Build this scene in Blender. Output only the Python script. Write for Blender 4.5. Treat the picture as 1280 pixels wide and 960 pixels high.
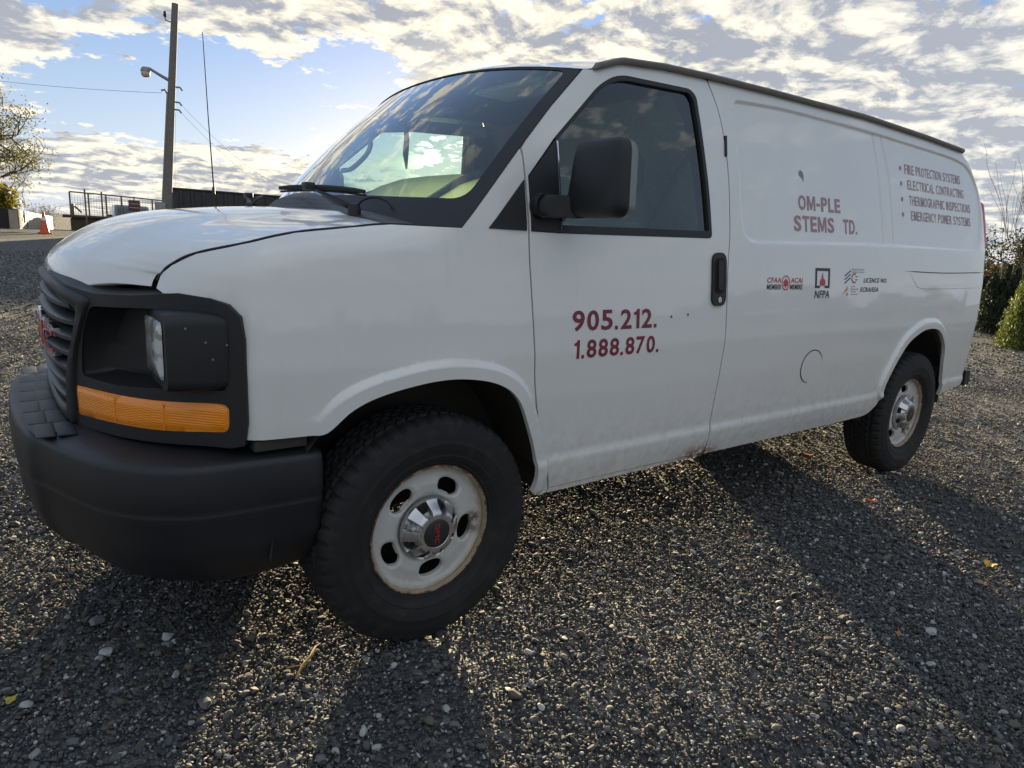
import bpy, bmesh, math, random
import numpy as np
from mathutils import Vector, Matrix
from mathutils.geometry import delaunay_2d_cdt, tessellate_polygon
random.seed(7); rng = np.random.default_rng(7)
R = math.radians
scene = bpy.context.scene
for o in list(bpy.data.objects): bpy.data.objects.remove(o)
COL = scene.collection

# ------------------------------------------------------------------ camera
cam_d = bpy.data.cameras.new('camera'); cam = bpy.data.objects.new('camera', cam_d); COL.objects.link(cam)
cam_d.sensor_width = 36; cam_d.lens = 844.37/1280*36; cam_d.clip_start = .05; cam_d.clip_end = 3000
_yaw, _pit, _rol = .9144, -.2138, .0553
_f = np.array([math.cos(_pit)*math.cos(_yaw), math.cos(_pit)*math.sin(_yaw), math.sin(_pit)])
_r = np.cross(_f, [0, 0, 1]); _r /= np.linalg.norm(_r); _u = np.cross(_r, _f)
_r, _u = math.cos(_rol)*_r+math.sin(_rol)*_u, -math.sin(_rol)*_r+math.cos(_rol)*_u
CAM = Vector((-1.0664, -2.7326, 1.3335))
M = Matrix(((_r[0], _u[0], -_f[0], CAM.x), (_r[1], _u[1], -_f[1], CAM.y), (_r[2], _u[2], -_f[2], CAM.z), (0, 0, 0, 1)))
cam.matrix_world = M
scene.camera = cam

# ------------------------------------------------------------------ light
SUN_AZ, SUN_EL = R(58.3), R(6.5)
SDIR = Vector((math.cos(SUN_EL)*math.cos(SUN_AZ), math.cos(SUN_EL)*math.sin(SUN_AZ), math.sin(SUN_EL)))
sd = bpy.data.lights.new('sun', 'SUN'); sd.energy = 4.7; sd.angle = R(.55); sd.color = (1, .80, .49)
sun = bpy.data.objects.new('sun', sd); COL.objects.link(sun)
sun.rotation_euler = SDIR.to_track_quat('Z', 'Y').to_euler()

vs = scene.view_settings
vs.view_transform = 'Standard'; vs.look = 'None'; vs.gamma = 1; vs.use_curve_mapping = False; vs.exposure = 2.04
scene.cycles.max_bounces = 8; scene.cycles.transparent_max_bounces = 16

class NT:
    """small node-tree writer"""
    def __init__(s, tree): s.t = tree; s.n = tree.nodes; s.l = tree.links
    def new(s, t, **kw):
        n = s.n.new(t)
        for k, v in kw.items(): setattr(n, k, v)
        return n
    def link(s, a, b): s.l.new(a, b)
    def put(s, sock, v):
        if isinstance(v, bpy.types.NodeSocket): s.l.new(v, sock)
        else: sock.default_value = v
    def math(s, op, a, b=0., c=0., clamp=False):
        n = s.new('ShaderNodeMath', operation=op, use_clamp=clamp)
        s.put(n.inputs[0], a); s.put(n.inputs[1], b)
        if len(n.inputs) > 2: s.put(n.inputs[2], c)
        return n.outputs[0]
    def vmath(s, op, a, b=None, scale=None):
        n = s.new('ShaderNodeVectorMath', operation=op)
        s.put(n.inputs[0], a)
        if b is not None: s.put(n.inputs[1], b)
        if scale is not None: s.put(n.inputs['Scale'], scale)
        return n.outputs['Value'] if op in ('DOT_PRODUCT', 'LENGTH') else n.outputs[0]
    def mix(s, f, a, b, blend='MIX'):
        n = s.new('ShaderNodeMix', data_type='RGBA', blend_type=blend)
        s.put(n.inputs[0], f); s.put(n.inputs[6], a); s.put(n.inputs[7], b)
        return n.outputs[2]
    def smooth(s, v, lo, hi, a=0., b=1.):
        n = s.new('ShaderNodeMapRange', interpolation_type='SMOOTHSTEP')
        s.put(n.inputs[0], v); s.put(n.inputs[1], lo); s.put(n.inputs[2], hi); s.put(n.inputs[3], a); s.put(n.inputs[4], b)
        return n.outputs[0]
    def noise(s, vec, scale, detail=4., rough=.5, dist=0.):
        n = s.new('ShaderNodeTexNoise')
        if vec is not None: s.put(n.inputs['Vector'], vec)
        s.put(n.inputs['Scale'], scale); s.put(n.inputs['Detail'], detail); s.put(n.inputs['Roughness'], rough); s.put(n.inputs['Distortion'], dist)
        return n.outputs[0]
    def voronoi(s, vec, scale, feature='F1'):
        n = s.new('ShaderNodeTexVoronoi', feature=feature)
        if vec is not None: s.put(n.inputs['Vector'], vec)
        s.put(n.inputs['Scale'], scale)
        return n
    def sep(s, v):
        n = s.new('ShaderNodeSeparateXYZ'); s.put(n.inputs[0], v); return n.outputs
    def comb(s, x, y, z):
        n = s.new('ShaderNodeCombineXYZ'); s.put(n.inputs[0], x); s.put(n.inputs[1], y); s.put(n.inputs[2], z); return n.outputs[0]

# ------------------------------------------------------------------ sky (Nishita daylight with broken cloud)
world = bpy.data.worlds.new('World'); scene.world = world; world.use_nodes = True
w = NT(world.node_tree); w.n.clear()
sky = w.new('ShaderNodeTexSky', sky_type='NISHITA'); sky.sun_disc = False
sky.sun_elevation = SUN_EL; sky.sun_rotation = R(90)-SUN_AZ
sky.altitude = 100; sky.air_density = 1.0; sky.dust_density = 1.2; sky.ozone_density = 1.6
D = w.new('ShaderNodeTexCoord').outputs['Generated']
dx, dy, dz = w.sep(D)[:3]
den = w.math('ADD', w.math('MAXIMUM', dz, 0.), .20)
P = w.comb(w.math('DIVIDE', dx, den), w.math('DIVIDE', dy, den), 0.)
P = w.vmath('ADD', P, (3.1, 7.7, 0.))
sdot = w.math('MAXIMUM', w.vmath('DOT_PRODUCT', D, tuple(SDIR)), 0.)
glow = w.math('POWER', sdot, 3.)
halo = w.math('POWER', sdot, 260.)
core = w.math('POWER', sdot, 1500.)
big = w.noise(P, 1.1, 3., .5)
fine = w.noise(P, 4.2, 12., .64, .3)
fine2 = w.noise(w.vmath('ADD', P, tuple(SDIR*.075)), 4.2, 12., .64, .3)
cell = w.noise(P, 15., 8., .6, .2)
def dirv(az, el): return (math.cos(R(el))*math.cos(R(az)), math.cos(R(el))*math.sin(R(az)), math.sin(R(el)))
def blob(az, el, wid, k=.55):      # elongated patch of clear or covered sky in a direction
    d = w.vmath('SUBTRACT', D, dirv(az, el)); ax, ay, azz = w.sep(d)[:3]
    v = w.comb(ax, ay, w.math('DIVIDE', azz, k))
    return w.smooth(w.vmath('LENGTH', v), wid*.35, wid, 1., 0.)
cov = w.math('ADD', w.math('MULTIPLY', fine, .48), w.math('MULTIPLY', big, .32))
cov = w.math('ADD', cov, w.math('MULTIPLY', w.math('SUBTRACT', w.math('MULTIPLY', cell, 1.6), .3), .22))
cov = w.math('ADD', cov, .004)
for az_, el_, wd_, k_, am_ in ((78, 8.8, .21, .36, -.13), (84.5, 8, .10, .5, -.05), (60, 20.5, .11, .25, -.14), (66, 11.5, .10, .6, -.06), (77, 17.5, .36, .26, .11), (57, 14, .16, .4, .08), (74, 6.0, .06, .5, .05), (82, 10.5, .035, .5, .10), (50, 22, .09, .4, -.07), (40, 17, .06, .4, -.06), (85.5, 13.5, .05, .4, -.07),
                               (30, 12, .62, .5, .10), (78, 2.6, .34, .13, .10), (90, 10, .14, .6, .09), (140, 42, 1.0, 1., -.07), (-42, 26, .8, 1., -.065), (-90, 45, 1.2, 1., .04)):
    cov = w.math('ADD', cov, w.math('MULTIPLY', blob(az_, el_, wd_, k_), am_))
mask = w.smooth(cov, .492, .550)
edge = w.math('MULTIPLY', w.math('SUBTRACT', fine, fine2), 7.5)
lit = w.math('ADD', w.math('ADD', .66, edge), w.math('MULTIPLY', w.math('SUBTRACT', .555, cov), 4.2), clamp=True)
shade_c = w.mix(glow, (2.3, 2.5, 2.8, 1), (1.9, 2.0, 2.25, 1))
lit_c = w.mix(glow, (3.9, 4.05, 4.2, 1), (6.0, 5.4, 4.1, 1))
cloud = w.mix(lit, shade_c, lit_c)
cloud = w.mix(w.math('MULTIPLY', halo, .7), cloud, (10.5, 9.4, 6.6, 1))
cloud = w.mix(core, cloud, (50., 45., 33., 1))
bs = w.vmath('SCALE', sky.outputs[0], scale=.8)
hz = w.smooth(dz, 0., .30, 1., 0.)
blue = w.mix(glow, w.mix(hz, (1.5, 2.0, 2.75, 1), (2.5, 2.9, 3.4, 1)), w.mix(hz, (1.1, 2.15, 4.3, 1), (2.8, 3.7, 4.7, 1)))      # clear air between the clouds, paler to the horizon
skyc = w.mix(.88, bs, blue)
fin = w.mix(w.math('MULTIPLY', mask, .96), skyc, cloud)
bg = w.new('ShaderNodeBackground'); w.link(fin, bg.inputs[0]); bg.inputs[1].default_value = .053
wo = w.new('ShaderNodeOutputWorld'); w.link(bg.outputs[0], wo.inputs[0])

# ------------------------------------------------------------------ materials
def new_mat(name):
    m = bpy.data.materials.new(name); m.use_nodes = True
    t = NT(m.node_tree); b = t.n['Principled BSDF']; return m, t, b
def simple(name, col, rough=.5, metal=0., var=.15, vs_=40., bump=0., bs_=300., coat=0., spec=.5):
    m, t, b = new_mat(name)
    P = t.new('ShaderNodeTexCoord').outputs['Object']
    n = t.noise(P, vs_, 5., .6)
    c = t.mix(n, tuple(x*(1-var) for x in col)+(1,), tuple(min(1, x*(1+var)) for x in col)+(1,))
    t.link(c, b.inputs['Base Color'])
    t.put(b.inputs['Roughness'], t.math('ADD', rough-.06, t.math('MULTIPLY', n, .12)))
    b.inputs['Metallic'].default_value = metal; b.inputs['Coat Weight'].default_value = coat
    b.inputs['Coat Roughness'].default_value = .04; b.inputs['Specular IOR Level'].default_value = spec
    if bump:
        bn = t.new('ShaderNodeBump'); bn.inputs['Strength'].default_value = bump; bn.inputs['Distance'].default_value = .002
        t.link(t.noise(P, bs_, 3.), bn.inputs['Height']); t.link(bn.outputs[0], b.inputs['Normal'])
    return m
MT = {}
def paint():
    m, t, b = new_mat('white_paint')
    P = t.new('ShaderNodeTexCoord').outputs['Object']; x, y, z = t.sep(P)[:3]
    n = t.noise(P, 3., 6., .6); n2 = t.noise(P, 26., 6., .65)
    st = t.noise(t.comb(t.math('MULTIPLY', x, 34.), t.math('MULTIPLY', y, 10.), t.math('MULTIPLY', z, 2.5)), 1., 4., .6)
    c = t.mix(n, (.735, .725, .70, 1), (.79, .778, .75, 1))
    low = t.smooth(z, .40, .85, 1., 0.)
    dirt = t.math('MULTIPLY', low, t.smooth(n2, .35, .75)); dirt = t.math('ADD', dirt, t.math('MULTIPLY', t.smooth(st, .58, .75), .16))
    c = t.mix(t.math('MULTIPLY', dirt, .42), c, (.36, .33, .28, 1))
    # rust at the door foot and along the sill edge
    d1 = t.vmath('LENGTH', t.vmath('SUBTRACT', P, (1.36, -.955, .445)))
    ru = t.math('MULTIPLY', t.math('MULTIPLY', t.smooth(d1, .02, .19, 1., 0.), t.smooth(z, .445, .50, 1., 0.)), t.smooth(t.noise(P, 38., 5., .7), .40, .52))
    sill = t.math('MULTIPLY', t.smooth(z, .408, .445, 1., 0.), t.smooth(t.noise(P, 14., 5., .7), .52, .66))
    sill = t.math('MULTIPLY', sill, t.smooth(x, .55, .95))
    ru = t.math('ADD', ru, t.math('MULTIPLY', sill, .8), clamp=True)
    c = t.mix(ru, c, (.20, .085, .03, 1))
    t.link(c, b.inputs['Base Color'])
    t.put(b.inputs['Roughness'], t.math('ADD', .34, t.math('MULTIPLY', dirt, .4)))
    b.inputs['Coat Weight'].default_value = .85
    t.put(b.inputs['Coat Roughness'], t.math('ADD', .035, t.math('MULTIPLY', dirt, .3)))
    bn = t.new('ShaderNodeBump'); bn.inputs['Strength'].default_value = .10; bn.inputs['Distance'].default_value = .006
    t.link(t.noise(P, 5., 3.), bn.inputs['Height']); t.link(bn.outputs[0], b.inputs['Normal'])
    t.link(bn.outputs[0], b.inputs['Coat Normal'])
    return m
MT['paint'] = paint()
MT['plastic'] = simple('black_plastic', (.0135, .014, .0155), .5, bump=.25, bs_=900., var=.2)
MT['bumper'] = simple('grey_bumper_plastic', (.0145, .015, .0175), .46, bump=.35, bs_=600., var=.45, vs_=7.)
MT['seal'] = simple('rubber_seal', (.012, .012, .014), .55)
MT['cavity'] = simple('dark_cavity', (.012, .012, .012), .9)
MT['liner'] = simple('wheel_house_liner', (.050, .045, .038), .9, var=.45, vs_=9.)
MT['rail'] = simple('drip_rail_strip', (.15, .138, .118), .5, var=.3)
MT['chrome'] = simple('chrome', (.72, .72, .73), .14, 1., var=.05)
MT['alu'] = simple('brushed_cap_metal', (.62, .62, .63), .36, 1., var=.12, vs_=90.)
MT['red'] = simple('red_emblem', (.42, .03, .03), .3, coat=.6)
MT['maroon'] = simple('maroon_vinyl', (.20, .022, .040), .4, var=.08)
MT['maroon_faded'] = simple('faded_maroon_vinyl', (.38, .21, .235), .4, var=.12)
MT['black_vinyl'] = simple('black_vinyl', (.022, .022, .026), .4)
MT['red_vinyl'] = simple('red_vinyl', (.50, .045, .05), .4)
MT['blue_vinyl'] = simple('blue_vinyl', (.03, .09, .22), .4)
MT['orange_vinyl'] = simple('orange_vinyl', (.75, .30, .05), .4)
MT['grey_vinyl'] = simple('grey_vinyl', (.20, .20, .23), .4)
MT['mark'] = simple('scrape_mark', (.10, .075, .06), .6)
MT['trim'] = simple('interior_trim', (.50, .54, .50), .7)
MT['dark_trim'] = simple('dark_interior', (.035, .037, .04), .7)
MT['dash'] = simple('dashboard_vinyl', (.10, .11, .11), .7)
MT['pale_pad'] = simple('painted_sunlit_dash', (.66, .66, .36), .8)  # pale yellow painted in for a sunlit dash top
MT['bulk'] = simple('bulkhead_paint', (.36, .42, .44), .6)
MT['seat'] = simple('seat_cloth', (.16, .17, .18), .9)
MT['steel'] = simple('chassis_steel', (.035, .032, .03), .8, var=.4)

def glass(name, tint, refl=1.0, rough=.0):
    m, t, b = new_mat(name); t.n.remove(b)
    tr = t.new('ShaderNodeBsdfTransparent'); tr.inputs[0].default_value = tint+(1,)
    gl = t.new('ShaderNodeBsdfGlossy'); gl.inputs['Roughness'].default_value = rough; gl.inputs[0].default_value = (refl, refl, refl, 1)
    fr = t.new('ShaderNodeFresnel'); fr.inputs[0].default_value = 1.52
    # two faces of the pane reflect
    f2 = t.math('MULTIPLY', fr.outputs[0], 1.7, clamp=True)
    mx = t.new('ShaderNodeMixShader'); t.link(f2, mx.inputs[0]); t.link(tr.outputs[0], mx.inputs[1]); t.link(gl.outputs[0], mx.inputs[2])
    t.link(mx.outputs[0], t.n['Material Output'].inputs[0]); return m
MT['wsglass'] = glass('windshield_glass', (.76, .92, .83))
MT['sideglass'] = glass('side_glass', (.62, .76, .74))
m, t, b = new_mat('painted_glint_lens'); P = t.new('ShaderNodeTexCoord').outputs['Object']; vv = t.voronoi(t.vmath('MULTIPLY', P, (0., 28., 34.)), 1.); t.link(t.mix(t.sep(vv.outputs['Color'])[0], (.97, .98, 1, 1), (.42, .40, .34, 1)), b.inputs['Base Color']); b.inputs['Roughness'].default_value = .10; b.inputs['Transmission Weight'].default_value = .35; b.inputs['Coat Weight'].default_value = .5  # glints of the lens facets painted as pale and dark colour cells
MT['lens'] = m

def rubber():
    m, t, b = new_mat('tyre_rubber')
    P = t.new('ShaderNodeTexCoord').outputs['Object']
    n = t.noise(P, 18., 6., .65)
    c = t.mix(t.smooth(n, .45, .8), (.0090, .0090, .0098, 1), (.026, .0245, .022, 1))
    t.link(c, b.inputs['Base Color']); b.inputs['Roughness'].default_value = .78
    bn = t.new('ShaderNodeBump'); bn.inputs['Strength'].default_value = .35; bn.inputs['Distance'].default_value = .002
    t.link(t.noise(P, 160., 4.), bn.inputs['Height']); t.link(bn.outputs[0], b.inputs['Normal'])
    return m
MT['rubber'] = rubber()
def rimpaint():
    m, t, b = new_mat('steel_wheel_paint')
    P = t.new('ShaderNodeTexCoord').outputs['Object']; x, y, z = t.sep(P)[:3]
    r = t.math('SQRT', t.math('ADD', t.math('MULTIPLY', x, x), t.math('MULTIPLY', z, z)))
    n = t.noise(P, 30., 6., .7); n2 = t.noise(P, 9., 4., .6)
    c = t.mix(n2, (.47, .46, .43, 1), (.58, .57, .54, 1))
    e = t.math('ADD', t.smooth(r, .178, .222), t.math('MULTIPLY', t.math('SUBTRACT', n2, .5), 1.6))
    tan = t.smooth(e, .32, .95)
    c = t.mix(t.math('MULTIPLY', tan, .85), c, (.30, .215, .115, 1))
    e2 = t.math('ADD', t.smooth(r, .203, .223), t.math('MULTIPLY', t.math('SUBTRACT', n, .5), 2.2))
    rust = t.smooth(e2, .62, .98)
    # more rust low on the rim and round one hole
    d = t.vmath('LENGTH', t.vmath('SUBTRACT', P, (.175, -.06, -.02)))
    rust = t.math('ADD', rust, t.math('MULTIPLY', t.smooth(d, .02, .06, 1., 0.), t.smooth(n, .35, .6)), clamp=True)
    c = t.mix(rust, c, (.085, .04, .018, 1))
    t.link(c, b.inputs['Base Color']); t.put(b.inputs['Roughness'], t.math('ADD', .30, t.math('MULTIPLY', rust, .4)))
    return m
MT['rim'] = rimpaint()
def amber():
    m, t, b = new_mat('amber_lens')
    P = t.new('ShaderNodeTexCoord').outputs['Object']; x, y, z = t.sep(P)[:3]
    b.inputs['Base Color'].default_value = (1., .30, .010, 1); b.inputs['Roughness'].default_value = .16
    b.inputs['Coat Weight'].default_value = .5
    b.inputs['Transmission Weight'].default_value = .05
    wv = t.math('SINE', t.math('MULTIPLY', z, 900.)); wy = t.math('SINE', t.math('MULTIPLY', t.math('ADD', x, y), 700.))
    bn = t.new('ShaderNodeBump'); bn.inputs['Strength'].default_value = .35; bn.inputs['Distance'].default_value = .0015
    t.link(t.math('MULTIPLY', wv, wy), bn.inputs['Height']); t.link(bn.outputs[0], b.inputs['Normal'])
    return m
MT['amber'] = amber()
m, t, b = new_mat('red_lamp_lens'); b.inputs['Base Color'].default_value = (.55, .012, .015, 1); b.inputs['Roughness'].default_value = .15; b.inputs['Coat Weight'].default_value = .6
MT['redlens'] = m
MT['slat'] = simple('grille_slat_plastic', (.040, .041, .045), .42, var=.1)
MT['mirror_rim'] = simple('painted_rim_sheen', (.07, .087, .095), .35, var=.1)  # lighter grey painted in for sky sheen on the mirror's rear edge
def mesh_dots():
    m, t, b = new_mat('perforated_cowl')
    P = t.new('ShaderNodeTexCoord').outputs['Object']
    v = t.voronoi(t.vmath('MULTIPLY', P, (110., 110., 60.)), 1.)
    v.inputs['Randomness'].default_value = 0.
    c = t.mix(t.smooth(v.outputs['Distance'], .25, .42), (.004, .004, .004, 1), (.05, .052, .058, 1))
    t.link(c, b.inputs['Base Color']); b.inputs['Roughness'].default_value = .55
    return m
MT['cowl'] = mesh_dots()

# ------------------------------------------------------------------ mesh helpers
RAW = {}
def link(o, parent=None):
    COL.objects.link(o)
    if parent is not None: o.parent = parent
    return o
def mk(name, verts, faces, mat, parent=None, smooth=True, loopn=None, kind=None, angle=None):
    me = bpy.data.meshes.new(name)
    v = np.asarray(verts, float); me.from_pydata(v.tolist(), [], [tuple(int(i) for i in f) for f in faces])
    me.materials.append(MT[mat] if isinstance(mat, str) else mat)
    if smooth: me.polygons.foreach_set('use_smooth', [True]*len(me.polygons))
    if loopn is not None: me.normals_split_custom_set([tuple(n) for n in loopn])
    elif smooth and angle is not None: me.set_sharp_from_angle(angle=R(angle))
    me.update()
    o = bpy.data.objects.new(name, me); link(o, parent)
    RAW[o.name] = (v, [tuple(f) for f in faces], None if loopn is None else np.asarray(loopn), mat, smooth, angle)
    if kind: o['kind'] = kind
    return o
def mirror(o, parent, name=None):
    v, f, ln, mat, sm, ang = RAW[o.name]
    v2 = v*[1, -1, 1]; f2 = [t[::-1] for t in f]; ln2 = None
    if ln is not None:
        out = []; k = 0
        for t in f:
            out.append(ln[k:k+len(t)][::-1]*[1, -1, 1]); k += len(t)
        ln2 = np.vstack(out)
    return mk(name or o.name.split('.')[0], v2, f2, mat, parent, sm, ln2, angle=ang)
def empty(name, loc=(0, 0, 0), label=None, cat=None, group=None):
    o = bpy.data.objects.new(name, None); o.location = loc; o.empty_display_size = .2; link(o)
    if label: o['label'] = label
    if cat: o['category'] = cat
    if group: o['group'] = group
    return o
def tag(o, label, cat, group=None):
    o['label'] = label; o['category'] = cat
    if group: o['group'] = group
    return o
def resample(p, d):
    p = np.asarray(p, float); out = []
    for a, b_ in zip(p, np.roll(p, -1, 0)):
        n = max(1, int(math.ceil(np.linalg.norm(b_-a)/d)))
        for k in range(n): out.append(a+(b_-a)*k/n)
    return np.array(out)
def rnd(p, r, n=5):
    p = np.asarray(p, float); N = len(p); rr = r if hasattr(r, '__len__') else [r]*N; out = []
    for i in range(N):
        a, b_, c = p[i-1], p[i], p[(i+1) % N]; la, lc = np.linalg.norm(a-b_), np.linalg.norm(c-b_)
        q = min(rr[i], .48*la, .48*lc)
        if q < 1e-5: out.append(b_); continue
        A = b_+(a-b_)*q/la; C_ = b_+(c-b_)*q/lc
        for k in range(n+1):
            t_ = k/n; out.append((1-t_)**2*A+2*t_*(1-t_)*b_+t_*t_*C_)
    return np.array(out)
def spl(pts, n=60):
    """Catmull-Rom through open polyline"""
    p = np.asarray(pts, float); p = np.vstack([2*p[0]-p[1], p, 2*p[-1]-p[-2]]); out = []; m_ = len(p)-3; k = max(2, n//m_)
    for i in range(m_):
        a, b_, c, d = p[i:i+4]
        for t_ in np.linspace(0, 1, k, endpoint=False):
            out.append(.5*((2*b_)+(-a+c)*t_+(2*a-5*b_+4*c-d)*t_**2+(-a+3*b_-3*c+d)*t_**3))
    out.append(p[-2]); return np.array(out)
def inside(pts, poly):
    x, y = pts[:, 0][:, None], pts[:, 1][:, None]; a = np.asarray(poly); b_ = np.roll(a, -1, 0)
    c = ((a[:, 1] > y) != (b_[:, 1] > y))
    with np.errstate(divide='ignore', invalid='ignore'):
        xi = (b_[:, 0]-a[:, 0])*(y-a[:, 1])/(b_[:, 1]-a[:, 1])+a[:, 0]
    return (np.sum(c & (x < xi), 1) % 2) == 1
def dseg(pts, poly, closed=True):
    a = np.asarray(poly); b_ = np.roll(a, -1, 0)
    if not closed: a, b_ = a[:-1], b_[:-1]
    res = np.full(len(pts), 1e9)
    for i0 in range(0, len(pts), 4000):
        q = pts[i0:i0+4000][:, None, :]; d = b_-a; L = (d**2).sum(1)+1e-12
        t_ = np.clip(((q-a)*d).sum(2)/L, 0, 1)[..., None]
        res[i0:i0+4000] = np.sqrt((((a+t_*d)-q)**2).sum(2)).min(1)
    return res
def panel(name, outline, P, mat, parent, holes=(), step=.03, extra=None, thick=.014, out=(0, -1, 0), bstep=None, rim=True):
    """sheet cut to a 2-D outline, laid on the curved surface P, with returned edges and exact normals"""
    bstep = bstep or step*.7
    polys = [resample(outline, bstep)]+[resample(h, bstep) for h in holes]
    allp = np.vstack(polys)
    lo, hi = polys[0].min(0), polys[0].max(0)
    gx, gy = np.meshgrid(np.arange(lo[0]+step*.5, hi[0], step), np.arange(lo[1]+step*.5, hi[1], step))
    g = np.c_[gx.ravel(), gy.ravel()]
    if extra is not None and len(extra):
        g = g[dseg(g, extra, False) > .3*step] if len(extra) < 0 else g
        g = np.vstack([g, extra])
    if len(g):
        k = inside(g, polys[0])
        for h in polys[1:]: k &= ~inside(g, h)
        g = g[k]
        dm = np.full(len(g), 1e9)
        for h in polys: dm = np.minimum(dm, dseg(g, h))
        g = g[dm > .22*step]
    pts = np.vstack([allp, g]) if len(g) else allp
    edges = []; k0 = 0
    for h in polys:
        n = len(h); edges += [(k0+i, k0+(i+1) % n) for i in range(n)]; k0 += n
    r = delaunay_2d_cdt([Vector(q) for q in pts], edges, [], 0, 1e-5)
    V2 = np.array([(v.x, v.y) for v in r[0]]); T = np.array([f for f in r[2] if len(f) == 3])
    c = V2[T].mean(1); k = inside(c, polys[0])
    for h in polys[1:]: k &= ~inside(c, h)
    T = T[k]
    a, b_, c = V2[T[:, 0]], V2[T[:, 1]], V2[T[:, 2]]
    ar = (b_[:, 0]-a[:, 0])*(c[:, 1]-a[:, 1])-(b_[:, 1]-a[:, 1])*(c[:, 0]-a[:, 0])
    T = T[np.abs(ar) > 1e-10]; ar = ar[np.abs(ar) > 1e-10]
    T[ar < 0] = T[ar < 0][:, ::-1]
    X = P(V2); e = 1e-3
    N = np.cross((P(V2+[e, 0])-P(V2-[e, 0])), (P(V2+[0, e])-P(V2-[0, e])))
    N /= np.linalg.norm(N, axis=1)[:, None]+1e-12
    if (N.mean(0)@np.asarray(out, float)) < 0: N = -N; T = T[:, ::-1]
    faces = [tuple(t_) for t_ in T]; ln = [N[i] for t_ in T for i in t_]
    if rim and thick:
        cnt = {}
        for t_ in faces:
            for i in range(3):
                e_ = (t_[i], t_[(i+1) % 3]); cnt[e_] = 1
        be = [e_ for e_ in cnt if (e_[1], e_[0]) not in cnt]
        X2 = X-N*thick; n0 = len(X); X = np.vstack([X, X2])
        for i, j in be:
            f = (j, i, i+n0, j+n0); faces.append(f)
            nn = np.cross(X[i]-X[j], X[i+n0]-X[j]); nn /= np.linalg.norm(nn)+1e-12
            ln += [nn]*4
        vb = {i for e_ in be for i in e_}
    used = np.zeros(len(X), bool)
    for f in faces: used[list(f)] = True
    mp = np.cumsum(used)-1
    return mk(name, X[used], [tuple(mp[list(f)]) for f in faces], mat, parent, True, ln)
def band_pts(poly, offs, d, closed=True):
    """points in rows along a polyline, to carry a crisp feature"""
    p = np.asarray(poly, float)
    p = resample(p, d) if closed else np.vstack([resample(np.vstack([p, p[::-1]]), d)[:10**6]])
    t_ = np.roll(p, -1, 0)-p; n = np.c_[-t_[:, 1], t_[:, 0]]; n /= np.linalg.norm(n, axis=1)[:, None]+1e-9
    return np.vstack([p+n*o for o in offs])
def tube(name, pts, r, mat, parent=None, n=8, cap=True, closed=False):
    p = np.asarray(pts, float); rr = np.full(len(p), r) if np.isscalar(r) else np.asarray(r)
    V, F = [], []; up = None
    for i in range(len(p)):
        a = p[i-1] if (i or closed) else p[i]; b_ = p[(i+1) % len(p)] if (i < len(p)-1 or closed) else p[i]
        d = Vector(b_-a).normalized()
        if up is None: up = d.orthogonal().normalized()
        up = (up-d*up.dot(d)).normalized(); s = d.cross(up)
        for k in range(n):
            a_ = 2*math.pi*k/n; V.append(p[i]+np.array(up*math.cos(a_)+s*math.sin(a_))*rr[i])
    m_ = len(p) if closed else len(p)-1
    for i in range(m_):
        i2 = (i+1) % len(p)
        for k in range(n): F.append((i*n+k, i*n+(k+1) % n, i2*n+(k+1) % n, i2*n+k))
    if cap and not closed: F += [tuple(range(n))[::-1], tuple(range((len(p)-1)*n, len(p)*n))]
    return mk(name, V, F, mat, parent, angle=50)
def box_mesh(x0, x1, y0, y1, z0, z1, bev=.01):
    bm = bmesh.new(); bmesh.ops.create_cube(bm, size=1)
    for v in bm.verts: v.co = Vector(((x0+x1)/2+v.co.x*(x1-x0), (y0+y1)/2+v.co.y*(y1-y0), (z0+z1)/2+v.co.z*(z1-z0)))
    if bev: bmesh.ops.bevel(bm, geom=list(bm.edges), offset=bev, segments=2, profile=.5, affect='EDGES')
    V = [tuple(v.co) for v in bm.verts]; bm.verts.index_update(); F = [tuple(v.index for v in f.verts) for f in bm.faces]; bm.free(); return V, F
def box(name, x0, x1, y0, y1, z0, z1, mat, parent=None, bev=.01):
    V, F = box_mesh(x0, x1, y0, y1, z0, z1, bev); return mk(name, V, F, mat, parent, angle=35)
def grid_surf(name, G, mat, parent=None, flip=False, smooth=True, angle=None, closed_u=False, thick=0):
    G = np.asarray(G, float); a, b_ = G.shape[:2]; F = []
    for i in range(a if closed_u else a-1):
        for j in range(b_-1):
            f = (i*b_+j, i*b_+j+1, ((i+1) % a)*b_+j+1, ((i+1) % a)*b_+j); F.append(f[::-1] if flip else f)
    return mk(name, G.reshape(-1, 3), F, mat, parent, smooth, angle=angle)
def loft(name, secs, mat, parent=None, cap=True, angle=40, flip=False):
    S = [np.asarray(s, float) for s in secs]; n = len(S[0]); V = np.vstack(S); F = []
    for i in range(len(S)-1):
        for k in range(n):
            f = (i*n+k, i*n+(k+1) % n, (i+1)*n+(k+1) % n, (i+1)*n+k); F.append(f[::-1] if flip else f)
    if cap:
        c0, c1 = tuple(range(n))[::-1], tuple(range((len(S)-1)*n, len(S)*n)); F += [c0[::-1], c1[::-1]] if flip else [c0, c1]
    return mk(name, V, F, mat, parent, angle=angle)
def lathe_y(prof, n=64):
    """profile [(r, y)] revolved about the y axis"""
    V, F = [], []
    for i in range(n):
        a = 2*math.pi*i/n
        for r, y in prof: V.append((r*math.cos(a), y, r*math.sin(a)))
    m_ = len(prof)
    for i in range(n):
        for j in range(m_-1): F.append((i*m_+j, ((i+1) % n)*m_+j, ((i+1) % n)*m_+j+1, i*m_+j+1))
    return V, F
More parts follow.
